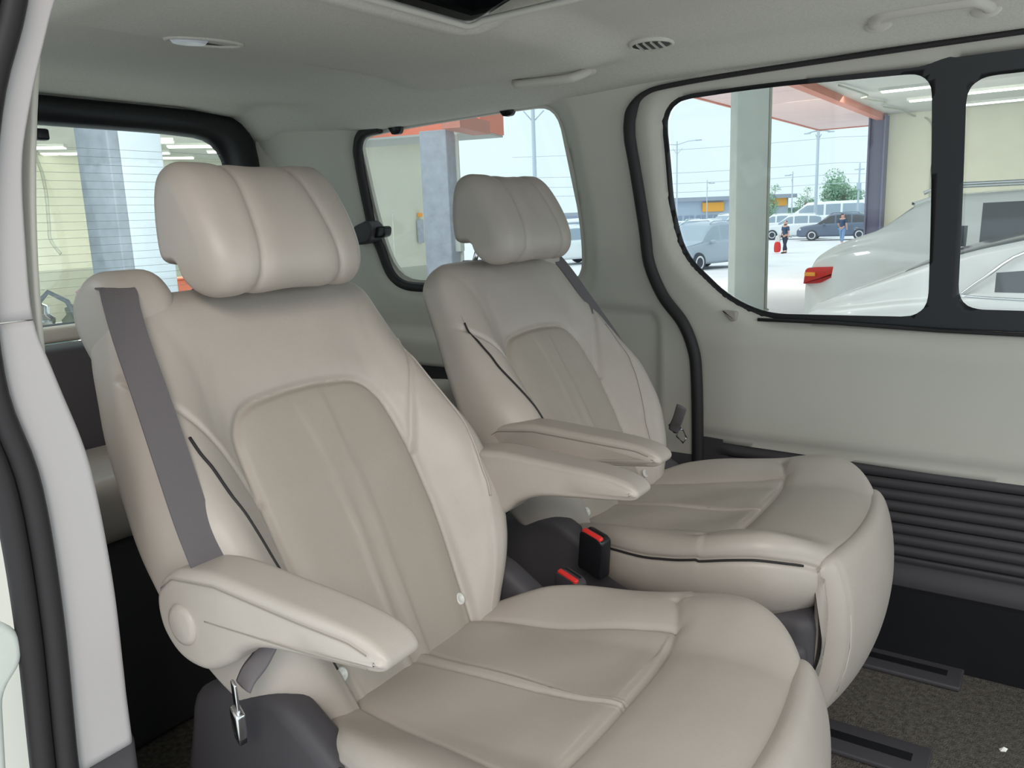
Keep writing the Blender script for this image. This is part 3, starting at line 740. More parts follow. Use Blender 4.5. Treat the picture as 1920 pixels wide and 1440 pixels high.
    pts = smooth([bp(-.218, .626, .034), bp(-.222, .615, .047), bp(-.232, .59, .057), bp(-.243, .54, .066), bp(-.254, .46, .076), bp(-.266, .38, .086), bp(-.276, .30, .093), bp(-.281, .22, .098), bp(-.285, .165, .095)], 6, False)
    tube('belt_tail', smooth([(.135, -.262, .60), (.120, -.275, .565), (.108, -.286, .545), (.102, -.291, .530)], 4, False), .013, 'belt', t, 8, False, ((0, 1, 0), .2))
    strip_mesh('belt_strap', pts, .046, 'belt')
    
    # armrests
    ap = smooth([(-.018, .612), (-.008, .640), (.020, .660), (.055, .668), (.10, .672), (.18, .668), (.27, .663), (.322, .655), (.344, .641), (.338, .627), (.30, .621), (.24, .615), (.175, .606), (.135, .590), (.105, .566), (.065, .548), (.020, .552), (-.010, .578)], 6)
    for yc, oy in ((-.281, -1), (.255, 1)):
        ys, ins = capstations(yc - .033, yc + .033, .013, 8, 16)
        def ad(V, yc=yc, oy=oy):
            V = V.copy(); y = V[:, 1] - yc; x, z = V[:, 0].copy(), V[:, 2].copy()
            taper = 1 - .10 * ss(x, .22, .345); V[:, 1] = yc + y * taper
            zt = np.interp(x, [-.02, .02, .1, .3, .34], [.62, .652, .661, .651, .640])
            zb = np.interp(x, [.02, .08, .12, .2, .3, .35], [.60, .612, .618, .624, .628, .632])
            sd = np.abs(y) > .026
            V[:, 1] -= np.sign(y) * sd * (.0022 * np.exp(-((z - zt) / .0022) ** 2) + .0022 * np.exp(-((z - zb) / .0022) ** 2) * (x > .075))
            return V
        ar = ploft('armrest', ap, ys, ins, 'leather', t, disp=ad)
        e = yc + oy * .033
        cap = lathe('pivot_cap', [(.0001, oy * .006), (.018, oy * .0055), (.024, oy * .003), (.026, -oy * .004)], 'leather', ar, 28, 'y', (.036, e, .600))
        # stitched seam lines round the arm pad, as thin cord
        for zf, x0 in (([.62, .652, .661, .651, .640], .0), ([.61, .612, .616, .628, .632], .078)):
            xs = np.linspace(x0, .325, 30)
            tube('seam_cord', [(x, yc + (e - yc) * (1 - .10 * float(ss(np.array(x), .22, .345))) + oy * .0002, np.interp(x, [-.02, .02, .1, .3, .34], zf)) for x in xs], .0007, 'seamdark', ar, 5)
        if oy < 0: ploft('arm_bracket', roundpoly([(-.05, .50), (.05, .48), (.085, .535), (.07, .60), (-.03, .62)], .015), *capstations(yc - oy * .055 - .02, yc - oy * .025 + .01, .006, 4, 4), 'insert', t)
    # leg rest board in front of the cushion
    lp = smooth([(.592, .455), (.612, .470), (.632, .455), (.648, .40), (.652, .33), (.642, .26), (.620, .20), (.595, .175), (.575, .185), (.575, .23), (.590, .30), (.596, .38), (.590, .43)], 8)
    ys, ins = capstations(-.215, .215, .035, 12, 40, 1.0)
    def ld(V):
        V = V.copy(); y = V[:, 1]
        V[:, 0] += .030 * (1 - (y / .215) ** 2) - .022
        V[:, 0] -= .002 * np.exp(-((np.abs(y) - .185) / .003) ** 2) * (V[:, 0] > .61)
        return V
    ploft('leg_rest', lp, ys, ins, 'leather', t, disp=ld)
    for y in (-.182, .182):
        tube('stitching', [(.642 + .030 * (1 - (y / .215) ** 2) - .022 + dx, y, z) for dx, z in ((-.012, .44), (.004, .40), (.009, .36), (.0095, .32), (.004, .28), (-.008, .235))], .0009, 'stitch', t, 5)
    # plastic covers and base
    for sd in (-1, 1):
        sc = [(-.10, .10), (-.085, .40), (-.035, .465), (.03, .492), (.10, .488), (.16, .455), (.24, .405), (.36, .375), (.52, .36), (.555, .33), (.53, .24), (.50, .10)]
        yo = sd * .252
        ploft('side_cover', smooth(sc, 6), *capstations(min(yo, yo - sd * .05), max(yo, yo - sd * .05), .02, 6, 4), 'dark', t)
    box('seat_base', -.04, .50, -.2, .2, .02, .35, 'dark', t, .02)
    box('front_cover', .40, .592, -.235, .235, .16, .385, 'dark', t, .03)
    for y in (-.18, .18): box('rail_foot', -.08, .49, y - .03, y + .03, .001, .05, 'black', t, .005)
    for (w_, s_) in ((.118, .045), (-.141, .048)):
        p = back_point(w_, s_, -.001)
        th = np.linspace(0, 2 * np.pi, 20, endpoint=False); V = []
        for r, h in ((.0095, 0), (.0095, .0025), (.006, .0038), (.005, .0022)):
            for a in th: V.append(p + np.array([0, 1, 0]) * r * math.cos(a) + BU * r * math.sin(a) + BN * h)
        o = meshobj('button', V, gridfaces(4, 20, False, True).tolist() + [list(range(60, 80))], 'button', t); fixnormals(o)
    return t
near = make_seat('leather armchair nearest the open door, beige, its strap hanging over the left shoulder')
far = near.copy(); COL.objects.link(far); far.location = (-.012, .668, 0); far.scale = (1, -1, 1)
far['label'] = 'beige leather armchair farther away, beside the sliding door window'
for ch in list(near.children):
    b0 = ch.name.split('.')[0]
    if b0 in ('armrest', 'arm_bracket') and min(v.co.y for v in ch.data.vertices) < -.1: continue      # outer arm folded away out of sight
    c = ch.copy(); COL.objects.link(c); c.parent = far
    if b0 == 'belt_strap': c.location = (-.022, .020, 0)
    if b0 == 'armrest': c.location.x -= .022; c.location.z += .004
    if b0 in ('cushion_insert', 'thigh_support', 'cushion_bolster', 'cushion_side', 'leg_rest', 'stitching', 'front_cover', 'piping') and (b0 != 'piping' or max(v.co.x for v in ch.data.vertices) > .4): c.location.x -= .028; c.location.z += .016
    if c.location.z > 0 and b0 in ('cushion_insert', 'thigh_support', 'cushion_bolster', 'cushion_side', 'piping'): c.rotation_euler.y = -.020; c.location.x += .008
    if b0 in ('headrest',): c.location.y -= .006
    if b0 in ('leg_rest', 'stitching'): c.location.z = .022
    for g in ch.children:
        d_ = g.copy(); COL.objects.link(d_); d_.parent = c
for seat_, sgn_ in ((near, 1), (far, -1)):                            # the seam that faces away is a plain leather cord
    for ch in seat_.children:
        if ch.name.startswith('piping') and max(v.co.z for v in ch.data.vertices) > .6 and ch.data.vertices[0].co.y * sgn_ > 0:
            ch.data = ch.data.copy(); ch.data.materials.clear(); ch.data.materials.append(M['leather'])
# belt tongue, buckles
def buckle(loc, rx, rz, label, h=.075):
    t = empty('seat_belt_buckle', loc, label=label, cat='buckle', group='seat belt buckles'); t.rotation_euler = (rx, .18, rz)
    ploft('buckle_body', roundpoly([(-.028, -h), (.028, -h), (.027, .004), (.018, .010), (-.018, .010), (-.027, .004)], .006), *capstations(-.013, .013, .004, 4, 3), 'dark' if h < .065 else 'black', t)
    box('release_button', -.022, .022, -.012, -.002, -.004, .0125, 'red', t, .003)
    box('tongue_slot', -.018, .018, .003, .007, .004, .0106, 'black', t)
    return t
buckle((.199, .366, .494), .1, -.25, 'taller black seat belt buckle beside the far seat cushion, with red button', .070)
buckle((.187, .300, .441), .1, -.25, 'low dark seat belt buckle beside the near seat cushion, with red button', .06)
tg = empty('belt_tongue', (.0987, -.300, .508), label='metal belt tongue hanging below the near left armrest', cat='belt tongue')
tg.rotation_euler = (.1, .3, -.3)
box('tongue_plate', -.006, .006, -.002, .002, -.022, .040, 'chrome', tg, .0015); box('tongue_grip', -.011, .011, -.006, .006, -.045, -.005, 'chrome', tg, .003); box('tongue_foot', -.009, .009, -.005, .005, -.055, -.045, 'black', tg, .002)
tg2 = empty('belt_tongue', (.100, .985, .512), label='metal belt tongue at the right edge of the far seat backrest', cat='belt tongue')
tg2.rotation_euler = (0, -.6, .9)
tube('tongue_loop', [(0, 0, .022), (.012, 0, .012), (.008, 0, -.012), (-.006, 0, -.016), (-.010, 0, .008)], .0025, 'chrome', tg2, 6, True); box('tongue_grip', -.011, .011, -.006, .006, .018, .045, 'dark', tg2, .003)

# ------------------------------------------------------------------ outside: workshop around the van and the car park beyond
GZ = -.55
def ground_pos(x, y):
    d = np.hypot(x + 1, y - 2); return np.stack([x, y, GZ - .5 * ss(d, 11, 32)], 1)
g = sheet('ground', -62, 24, -18, 120, 2.0, lambda P: np.full(len(P), -1.), ground_pos, 'ground', None, 0); tag(g, kind='structure')
area('workshop_ceiling_light', (-1.5, 19, 3.35), (-1.5, 20.5, 0), 7, 520, (1, .98, .88), 5)
area('column_fill_light', (-2.2, 1.0, 2.3), (-4.4, 2.8, .8), .8, 40, (1, 1, 1), .4)  # added lamp, unseen, to lighten the pale blue column
area('workshop_back_light', (-12.0, 7.0, 2.5), (-12.5, 7.4, 0), 5, 480, (1, 1, .92), 4)
def gz(x, y): return float(ground_pos(np.array([float(x)]), np.array([float(y)]))[0, 2])
WS = dict(kind='structure')
tag(box('workshop_wall', -3.7, 12, 24.6, 24.8, GZ - .4, 3.5, 'cream'), **WS)
tag(box('workshop_wall', -15.7, -15.5, -6, 12.3, GZ + .95, 2.62, 'cream'), **WS)
tag(box('workshop_wall', -15.72, -15.5, -6, 12.3, GZ - .4, GZ + .95, 'dado'), **WS)
tag(box('workshop_wall', -10.1, -9.9, 10.1, 11.9, GZ + .75, 2.62, 'cream'), **WS)
tag(box('workshop_wall', -10.12, -9.9, 10.1, 11.9, GZ - .4, GZ + .75, 'dado'), **WS)
tag(box('workshop_ceiling', -4.0, 12, 3.2, 24.7, 3.5, 3.62, 'shopceil'), **WS)
tag(box('workshop_ceiling', -15.7, -9.5, -6, 12.3, 2.62, 2.72, 'shopceil'), **WS)
tag(box('workshop_ceiling', -9.5, -5.2, -6, 6.8, 2.62, 2.72, 'shopceil'), **WS)
t = empty('canopy', (-5, 16, 3.5), label='pale pink entrance canopy with orange edge beam above the car park', cat='canopy')
for k in range(9): box('soffit_panel', -1.1, 1.15, -6.3 + k * 1.93, -4.39 + k * 1.93, -.02, .06, 'pink', t)
box('edge_beam', 1.12, 1.32, -6.4, 9.7, -.16, .1, 'beam', t)
box('edge_beam', -1.16, -1.1, -6.3, 11.1, -.05, .1, 'beam', t); box('edge_beam', -1.1, 1.15, 11.07, 11.13, -.05, .1, 'beam', t)
t = empty('steel_column', (-3.82, 24.2, GZ - .3), label='dark steel column at the end of the cream workshop wall', cat='column')
box('flange', -.22, -.18, -.2, .3, 0, 4.3, 'steel', t); box('flange', .18, .22, -.2, .3, 0, 4.3, 'steel', t); box('web', -.18, .18, .03, .07, 0, 4.3, 'steel', t)
t = empty('white_column', (-2.15, 8.25, GZ), .55, label='thick pale grey-green column seen through the sliding door window', cat='column')
box('shaft', -.17, .165, -.17, .17, 0, 4.05, 'white', t, .012); box('conduit', .170, .200, -.15, -.10, .1, 4.0, 'dado', t, .008)
for k in range(3): box('clip', .165, .215, -.17, -.08, .35 + .07 * k, .37 + .07 * k, 'dado', t)
t = empty('grey_column', (-4.28, 5.55, GZ), .25, label='blue-grey column under the orange fascia, white switch box on it', cat='column')
box('shaft', -.14, .14, -.16, .04, 0, 2.44, 'greycol', t, .01); box('pilaster', -.06, .12, .03, .10, 0, 2.44, 'bluecol', t, .01); box('downpipe', .12, .16, .06, .10, 0, 2.42, 'white', t, .01)
box('switch_box', .13, .19, -.06, .05, 1.30, 1.48, 'white', t, .01)
t = empty('pale_column', (-4.45, 2.28, GZ), 0, label='wide pale blue column behind the rear window', cat='column')
box('shaft', -.2, .2, -.02, .28, 0, 3.1, 'bluecol', t, .01); box('side_face', -.18, .20, -.10, -.02, 0, 3.1, 'greycol', t, .01)
t = empty('orange_fascia', (-4.02, 5.75, 1.86), .25, label='orange fascia box over the entrance, seen through the small side window', cat='fascia')
box('front_panel', -.06, .12, -.60, .14, .0, .12, 'beam', t); box('return_panel', -2.2, .02, .14, .80, .05, .26, 'orange', t); box('underside', -2.2, .0, .12, .82, .03, .05, 'shopceil', t)
t = empty('wall_cable', (0, 0, 0), label='thin grey cable drooping down the cream wall beside the steel column', cat='cable')
tube('cable_run', smooth([(-3.3, 17.2, 3.44), (-3.1, 19.0, 3.40), (-3.35, 19.6, 3.42), (-3.1, 21, 3.43), (-3.3, 21.8, 3.43), (-3.1, 23, 3.44), (-3.0, 24.55, 3.4), (-2.62, 24.56, 3.25), (-2.50, 24.56, 2.7), (-2.50, 24.56, .3)], 5, False), .022, 'dado', t, 5)
t = empty('hanging_cable', (0, 0, 0), label='dark cable hanging in front of the cream wall behind the rear window', cat='cable')
tube('cable_run', smooth([(-15.2, 7.15, 2.62), (-15.2, 7.18, 2.44), (-15.2, 7.24, 2.16), (-15.2, 7.25, 1.72), (-15.2, 7.22, 1.27), (-15.2, 7.21, 0.98), (-15.2, 7.36, 0.70)], 6, False), .03, 'dado', t, 5)
n = 0
for (x, y, z, dx, dy, lab) in ((-4.0 + 1.75, 18.9, 3.47, .55, 0, 'upper ceiling tube light nearest the steel column, cut by the window frame'), (-2.1, 21.2, 3.47, .5, 0, 'lower ceiling tube light next to the dark window pillar'),
        (-.85, 20.8, 3.47, .6, 0, 'upper long tube light in the front pane of the sliding door window'), (-1.0, 23.3, 3.47, .7, 0, 'lower long tube light in the front pane of the sliding door window')):
    t = empty('tube_light', (x, y, z), label=lab, cat='ceiling light', group='workshop tube lights')
    box('fitting', -dx - .05, dx + .05, -.12, .12, -.03, .03, 'white', t); box('tube', -dx, dx, -.09, .09, -.06, -.03, 'tube', t)
for (x, y, lab) in ((-12.4, 7.66, 'tube light seen just right of the pale blue column, upper one'), (-12.7, 8.75, 'longest tube light in the upper right of the rear window'), (-15.0, 9.86, 'tube light low on the right in the rear window'),
        (-15.1, 7.7, 'small tube light left of the pale blue column'), (-14.3, 8.83, 'short tube light right beside the pale blue column, lower one'), (-13.2, 9.95, 'tube light at the top right curve of the rear window'), (-10.6, 10.9, 'tube light in the top left corner of the small side window'), (-14.25, 6.75, 'tube light at the far left edge of the rear window')):
    t = empty('tube_light', (x, y, 2.597), .9, label=lab, cat='ceiling light', group='workshop tube lights')
    box('fitting', -.44, .44, -.17, .17, -.02, .0225, 'white', t); box('tube', -.42, .42, -.15, .15, -.045, -.02, 'tube', t)
# clutter by the back wall
for (x, y, w, h, z, m, nm, lab, cat) in ((-14.5, 7.45, .8, .5, 0, 'purple', 'tool_cabinet', 'dark purple tool cabinet against the back workshop wall', 'cabinet'), (-10.5, 6.75, .35, .30, .52, 'orange', 'parts_crate', 'orange crate left of the near headrest post', 'crate'),
        (-10.5, 7.05, .95, .45, .0, 'teal', 'storage_box', 'grey-teal storage box below the orange crates', 'box'), (-9.9, 7.75, .35, .3, .15, 'orange', 'parts_crate', 'orange crate right beside the near headrest post', 'crate'),
        (-10.5, 7.35, .45, .4, .52, 'teal', 'storage_box', 'upper grey-teal box between the orange crates', 'box'), (-7.6, 3.45, .9, .12, .0, 'yellow', 'wooden_plank', 'yellow plank low in the left corner of the rear window', 'plank'), (-9.2, 4.1, 1.0, .35, .0, 'teal', 'work_bench_top', 'teal low bench with parts on it behind the rear window', 'bench')):
    z0 = GZ + .05 + z
    t = empty(nm, (x, y, z0), 1.0, label=lab, cat=cat)
    box('body', -.2, .2, -w / 2, w / 2, 0, h, m, t, .02); box('lid', -.21, .21, -w / 2 - .01, w / 2 + .01, h, h + .03, m, t, .01)
for k, (x, y, z, m, lab) in enumerate(((-8.9, 3.8, .55, 'chrome', 'shiny metal engine part left of the seat belt hump'), (-8.8, 4.2, .5, 'dado', 'grey round part beside the shiny engine part'))):
    t = empty('engine_part', (x, y, GZ + z), label=lab, cat='engine part')
    lathe('housing', [(.05, 0), (.16, .02), (.18, .12), (.12, .18), (.13, .26), (.05, .30)], m, t, 14); tube('hose', [(0, 0, .28), (.1, .1, .42), (.2, .25, .3), (.3, .3, .05)], .03, 'greycol', t, 6)
t = empty('air_fittings', (-9.78, 10.9, GZ + .2), label='pale coiled air hose at the wall bottom behind the small side window', cat='hose')
tube('coil', [(0.05, .16 * math.cos(a) - .1 + a * .006, .16 * math.sin(a) + .25) for a in np.linspace(0, 31, 120)], .018, 'chrome', t, 5)
tube('feed_hose', [(0.05, -.1, .4), (.05, -.12, 1.1), (.05, -.1, 1.6)], .015, 'white', t, 5)
t = empty('wall_switch', (-9.88, 11.72, .95), label='grey switch plate on the cream wall left of the blue-grey column', cat='switch')
box('plate', 0, .05, -.08, .08, -.3, .15, 'greycol', t, .01); box('socket', 0, .06, -.05, .05, .2, .28, 'amber', t, .01)

# cars -------------------------------------------------------------
def car(name, loc, rz, paint, label, kind='suv', gm='carglass', group=None, scale=1.0, n=90, prof=None, cut=.45):
    """x forward (front = +x), rear at x=0; body split into paint, side glass, windscreens"""
    L_ = 4.7
    if kind == 'suv':
        belt = ([0, .08, .25, .9, 2.0, 3.3, 3.6, 4.4, 4.66, 4.7], [.80, 1.00, 1.03, 1.04, 1.02, 1.00, .99, .90, .72, .62])
        roof = ([0, .08, .20, .62, .95, 2.0, 2.7, 3.5, 4.4, 4.66, 4.7], [.80, 1.00, 1.10, 1.58, 1.68, 1.72, 1.66, 1.05, .92, .74, .63]); gl = (.58, .95, 2.75, 3.45)
    elif kind == 'sedan':
        belt = ([0, .06, .3, .9, 2.0, 3.2, 3.6, 4.4, 4.66, 4.7], [.82, 1.00, 1.03, 1.03, .99, .96, .93, .84, .68, .6])
        roof = ([0, .06, .3, .75, 1.0, 1.75, 2.2, 2.6, 3.4, 4.4, 4.66, 4.7], [.82, 1.01, 1.06, 1.10, 1.16, 1.42, 1.45, 1.41, .98, .86, .70, .61]); gl = (.95, 1.75, 2.6, 3.3)
    else:   # van
        belt = ([0, .03, .2, 2, 4.1, 4.5, 4.66, 4.7], [1.0, 1.05, 1.1, 1.1, 1.1, 1.02, .8, .7])
        roof = ([0, .03, .2, 2, 3.4, 4.1, 4.5, 4.66, 4.7], [1.0, 1.9, 2.0, 2.0, 1.95, 1.4, 1.06, .82, .72]); gl = (.1, .2, 3.5, 4.0)
    if prof: belt, roof, gl = prof
    xs = np.sort(np.concatenate([np.linspace(0, L_, n), [.002, .01, .03, .06, L_ - .06, L_ - .03, L_ - .01, L_ - .002]]))
    zb_ = smi(xs, *belt, .05); zr_ = smi(xs, *roof, .07)
    bw = .92 * (1 - .16 * (1 - ss(xs, 0, .45)) ** 2 - .20 * ss(xs, 4.0, 4.7) ** 2)
    rw = .70 - .08 * (1 - ss(xs, .3, 1.2)) - .05 * ss(xs, 2.6, 3.5)
    rows = []; K = None
    for x, zb, zr, b, r in zip(xs, zb_, zr_, bw, rw):
        r = b - .06 if zr - zb < .10 else b - .06 + (r - b + .06) * min(1, (zr - zb - .1) / .35)
        lo = .24 + .10 * (1 - min(1, x / .15)) + .05 * max(0, (x - 4.5) / .2)
        dz = max(zr - zb, .015)
        half = [(0, lo), (b * .6, lo), (b * .93, lo + .03), (b * .985, lo + .14), (b, lo + (zb - lo) * .45), (b * .975, lo + (zb - lo) * .62), (b * .985, lo + (zb - lo) * .78), (b * .975, zb - .04), (b * .945, zb),
                (b * .915 + (r - b * .915) * .1, zb + dz * .10), (b * .915 + (r - b * .915) * .45, zb + dz * .45), (b * .915 + (r - b * .915) * .82, zb + dz * .82), (r * .965, zb + dz * .93), (r * .85, zb + dz * .985), (r * .5, zb + dz * 1.01), (0, zb + dz * 1.02)]
        full = half + [(-y, z) for y, z in half[-2:0:-1]]
        K = len(full); rows.append([(x, y, z) for y, z in full])
    V = np.array(rows).reshape(-1, 3); F = gridfaces(len(xs), K, False, True)
    kk = F[:, 0] % K; xi = xs[F[:, 0] // K]; dzf = (zr_ - zb_)[F[:, 0] // K]
    lab = np.zeros(len(F), int)
    side = ((kk >= 9) & (kk <= 10)) | ((kk >= K - 11) & (kk <= K - 10)) 
    lab[side & (dzf > .2) & (xi > gl[1] - cut) & (xi < gl[3] - .15) & (np.abs(xi - 1.35) > .05) & (np.abs(xi - 2.3) > .05)] = 1
    top = (kk >= 12) & (kk <= K - 13)
    if prof: lab[(lab == 1) & (V[F[:, 0], 2] > np.interp(gl[1] - cut, *belt) + .04 + (xi - gl[1] + cut) * .8)] = 0
    lab[top & ((xi > gl[0]) & (xi < gl[1] - .02) & (kind != 'van'))] = 2; lab[top & (xi > gl[2]) & (xi < gl[3])] = 3; lab[(lab == 1) & (V[F[:, 0], 1] < 0)] = 4
    lab[top & (kind == 'van') & (xi < 0)] = 0
    N = vnormals(V, F)
    if N[K * (n // 2) + 15, 2] < 0: N = -N; F = F[:, ::-1]
    t = empty(name, (loc[0], loc[1], loc[2]), rz, label=label, cat='car', group=group); t.scale = (scale,) * 3
    for base in (0, (len(xs) - 1) * K):
        c0 = len(V); V = np.vstack([V, V[base:base + K].mean(0)]); N = np.vstack([N, [-1 if base == 0 else 1, 0, 0]])
        jj = np.arange(K); tri = np.stack([base + jj, base + (jj + 1) % K, np.full(K, c0), np.full(K, c0)], 1); F = np.vstack([F, tri]); lab = np.concatenate([lab, np.zeros(K, int)])
    addparts({0: ('body', paint), 1: ('side_glass', gm), 4: ('side_glass', gm), 2: ('rear_glass', gm), 3: ('windscreen', gm)}, V, F, lab, N, t)
    for wx in (.92, 3.75):
        for sy in (-1, 1):
            y = sy * .86; w = lathe('wheel', [(.22, -.11), (.33, -.11), (.35, -.06), (.35, .06), (.33, .11), (.22, .11)], 'tyre', t, 22, 'y', (wx, y, .35))
            lathe('rim', [(.01, sy * .085), (.06, sy * .10), (.20, sy * .112), (.235, sy * .115), (.24, sy * .09)], 'rim', w, 20, 'y', (wx, y, .35))
            for q in range(5):
                a = q * 2 * math.pi / 5
                box('spoke_gap', wx + .13 * math.cos(a) - .025, wx + .13 * math.cos(a) + .025, y + sy * .105, y + sy * .118, .35 + .13 * math.sin(a) - .03, .35 + .13 * math.sin(a) + .03, 'tyre', w)
    zt = float(np.interp(.1, *belt))
    for sy in (-1, 1):
        P = [(.0, zt - .23), (.02, zt - .08), (.30, zt - .05), (.70, zt - .02), (.42, zt - .13), (.18, zt - .22)]
        tl = ploft('tail_light', roundpoly([(a * .85, b) for a, b in P], .015), [sy * .74 - .0, sy * .79, sy * .885], [0, 0, .012], 'red', t)
        box('indicator', .02, .12, sy * .84, sy * .893, zt - .15, zt - .11, 'amber', tl, .01)
        box('door_handle', 1.75, 1.95, sy * .905, sy * .94, zt - .14, zt - .11, 'chrome' if n > 60 else paint, t, .01)
        box('headlight', 4.25, 4.55, sy * .60, sy * .82, .68, .80, 'bagwhite', t, .03)
        if kind == 'suv': tube('roof_rail', [(.95, sy * .62, 1.68), (1.1, sy * .62, 1.745), (2.5, sy * .62, 1.745), (2.7, sy * .61, 1.66)], .018, 'chrome' if n > 60 else paint, t, 6)
        box('mirror', 2.95, 3.1, sy * .90, sy * 1.08, .98, 1.10, paint, t, .03)
    return t
bw_ = car('white_suv', (-1.22, 7.0 + .92, GZ), .0, 'carwhite', 'white hatchback with red tail light behind the nearer white saloon', 'suv', n=150, cut=-.02,
    prof=(([0, .05, .25, .45, .62, .9, 2, 3.3, 4.4, 4.66, 4.7], [.86, 1.10, 1.17, 1.22, 1.24, 1.20, 1.13, 1.04, .9, .72, .62]), ([0, .05, .25, .45, .62, .90, 1.1, 2, 2.8, 3.6, 4.4, 4.66, 4.7], [.87, 1.11, 1.24, 1.32, 1.37, 1.60, 1.66, 1.69, 1.60, 1.07, .92, .74, .63]), (.60, .90, 2.75, 3.5)))
ploft('rear_spoiler', roundpoly([(.84, 1.600), (1.1, 1.680), (1.1, 1.62), (.88, 1.570)], .01), *capstations(-.60, .60, .02, 4, 4), 'carwhite', bw_)
bs_ = car('white_saloon', (-.60, 4.42 + .92, GZ), 0, 'carwhite2', 'nearest white saloon outside the sliding door window, chrome trimmed quarter glass', 'sedan', n=150, cut=.62,
    prof=(([0, .05, .3, .6, 1.0, 2.0, 3.2, 4.4, 4.66, 4.7], [.78, .93, .98, 1.02, 1.06, 1.02, .97, .84, .68, .6]), ([0, .05, .3, .5, .75, 1.0, 1.5, 2.0, 2.5, 3.3, 4.4, 4.66, 4.7], [.79, .96, 1.07, 1.15, 1.26, 1.34, 1.46, 1.50, 1.46, 1.0, .86, .70, .61]), (.62, 1.6, 2.6, 3.3)))
for sy in (-1, 1):
    tube('chrome_strip', smooth([(.93, sy * .862, 1.065), (1.2, sy * .868, 1.050), (2.0, sy * .868, 1.03), (3.0, sy * .86, .99)], 4, False), .012, 'chrome', bs_, 6)
    tube('chrome_strip', smooth([(.93, sy * .862, 1.065), (1.05, sy * .848, 1.17), (1.25, sy * .80, 1.315), (1.7, sy * .735, 1.41), (2.3, sy * .73, 1.43)], 4, False), .010, 'chrome', bs_, 6)
F_ = 'cars parked in the car park'
def G(x, y): return (x, y, gz(x, y))
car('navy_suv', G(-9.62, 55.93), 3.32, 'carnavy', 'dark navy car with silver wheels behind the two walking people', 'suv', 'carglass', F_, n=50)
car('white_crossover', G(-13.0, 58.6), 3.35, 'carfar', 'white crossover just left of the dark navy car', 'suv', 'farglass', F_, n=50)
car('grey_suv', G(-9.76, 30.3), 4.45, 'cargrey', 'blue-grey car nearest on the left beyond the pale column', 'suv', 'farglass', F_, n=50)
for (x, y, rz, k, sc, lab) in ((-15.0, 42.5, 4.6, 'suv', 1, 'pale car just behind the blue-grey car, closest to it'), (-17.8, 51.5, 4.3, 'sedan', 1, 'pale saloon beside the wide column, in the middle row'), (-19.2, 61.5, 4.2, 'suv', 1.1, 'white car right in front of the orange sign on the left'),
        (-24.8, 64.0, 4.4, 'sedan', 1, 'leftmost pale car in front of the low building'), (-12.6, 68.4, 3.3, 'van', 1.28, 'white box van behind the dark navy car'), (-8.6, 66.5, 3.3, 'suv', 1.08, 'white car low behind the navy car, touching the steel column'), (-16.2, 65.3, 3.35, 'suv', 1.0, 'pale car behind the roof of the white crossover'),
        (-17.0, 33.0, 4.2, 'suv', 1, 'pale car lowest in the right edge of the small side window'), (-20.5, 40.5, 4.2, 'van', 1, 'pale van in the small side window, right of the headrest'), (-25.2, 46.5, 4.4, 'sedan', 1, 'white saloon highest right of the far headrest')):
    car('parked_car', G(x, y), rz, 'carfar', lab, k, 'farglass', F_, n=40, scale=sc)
# people --------------------------------------------------------------
def skinmesh(name, chains, m, parent, lev=2):
    vs, es, rs, idx = [], [], [], {}
    for ch in chains:
        prev = None
        for p in ch:
            k = tuple(round(c, 3) for c in p[:3])
            if k not in idx: idx[k] = len(vs); vs.append(k); rs.append(p[3])
            if prev is not None: es.append((prev, idx[k]))
            prev = idx[k]
    me = bpy.data.meshes.new(name); me.from_pydata(vs, es, [])
    o = link(name, me, None, parent)
    sk = o.modifiers.new('skin', 'SKIN'); sk.use_smooth_shade = True
    for i, r in enumerate(rs): me.skin_vertices[0].data[i].radius = (r, r)
    me.skin_vertices[0].data[0].use_root = True
    su = o.modifiers.new('sub', 'SUBSURF'); su.levels = su.render_levels = lev
    dg = bpy.context.evaluated_depsgraph_get(); dg.update()
    m2 = bpy.data.meshes.new_from_object(o.evaluated_get(dg)); o.modifiers.clear(); o.data = m2; m2.materials.clear(); m2.materials.append(M[m]); m2.shade_smooth()
    return o
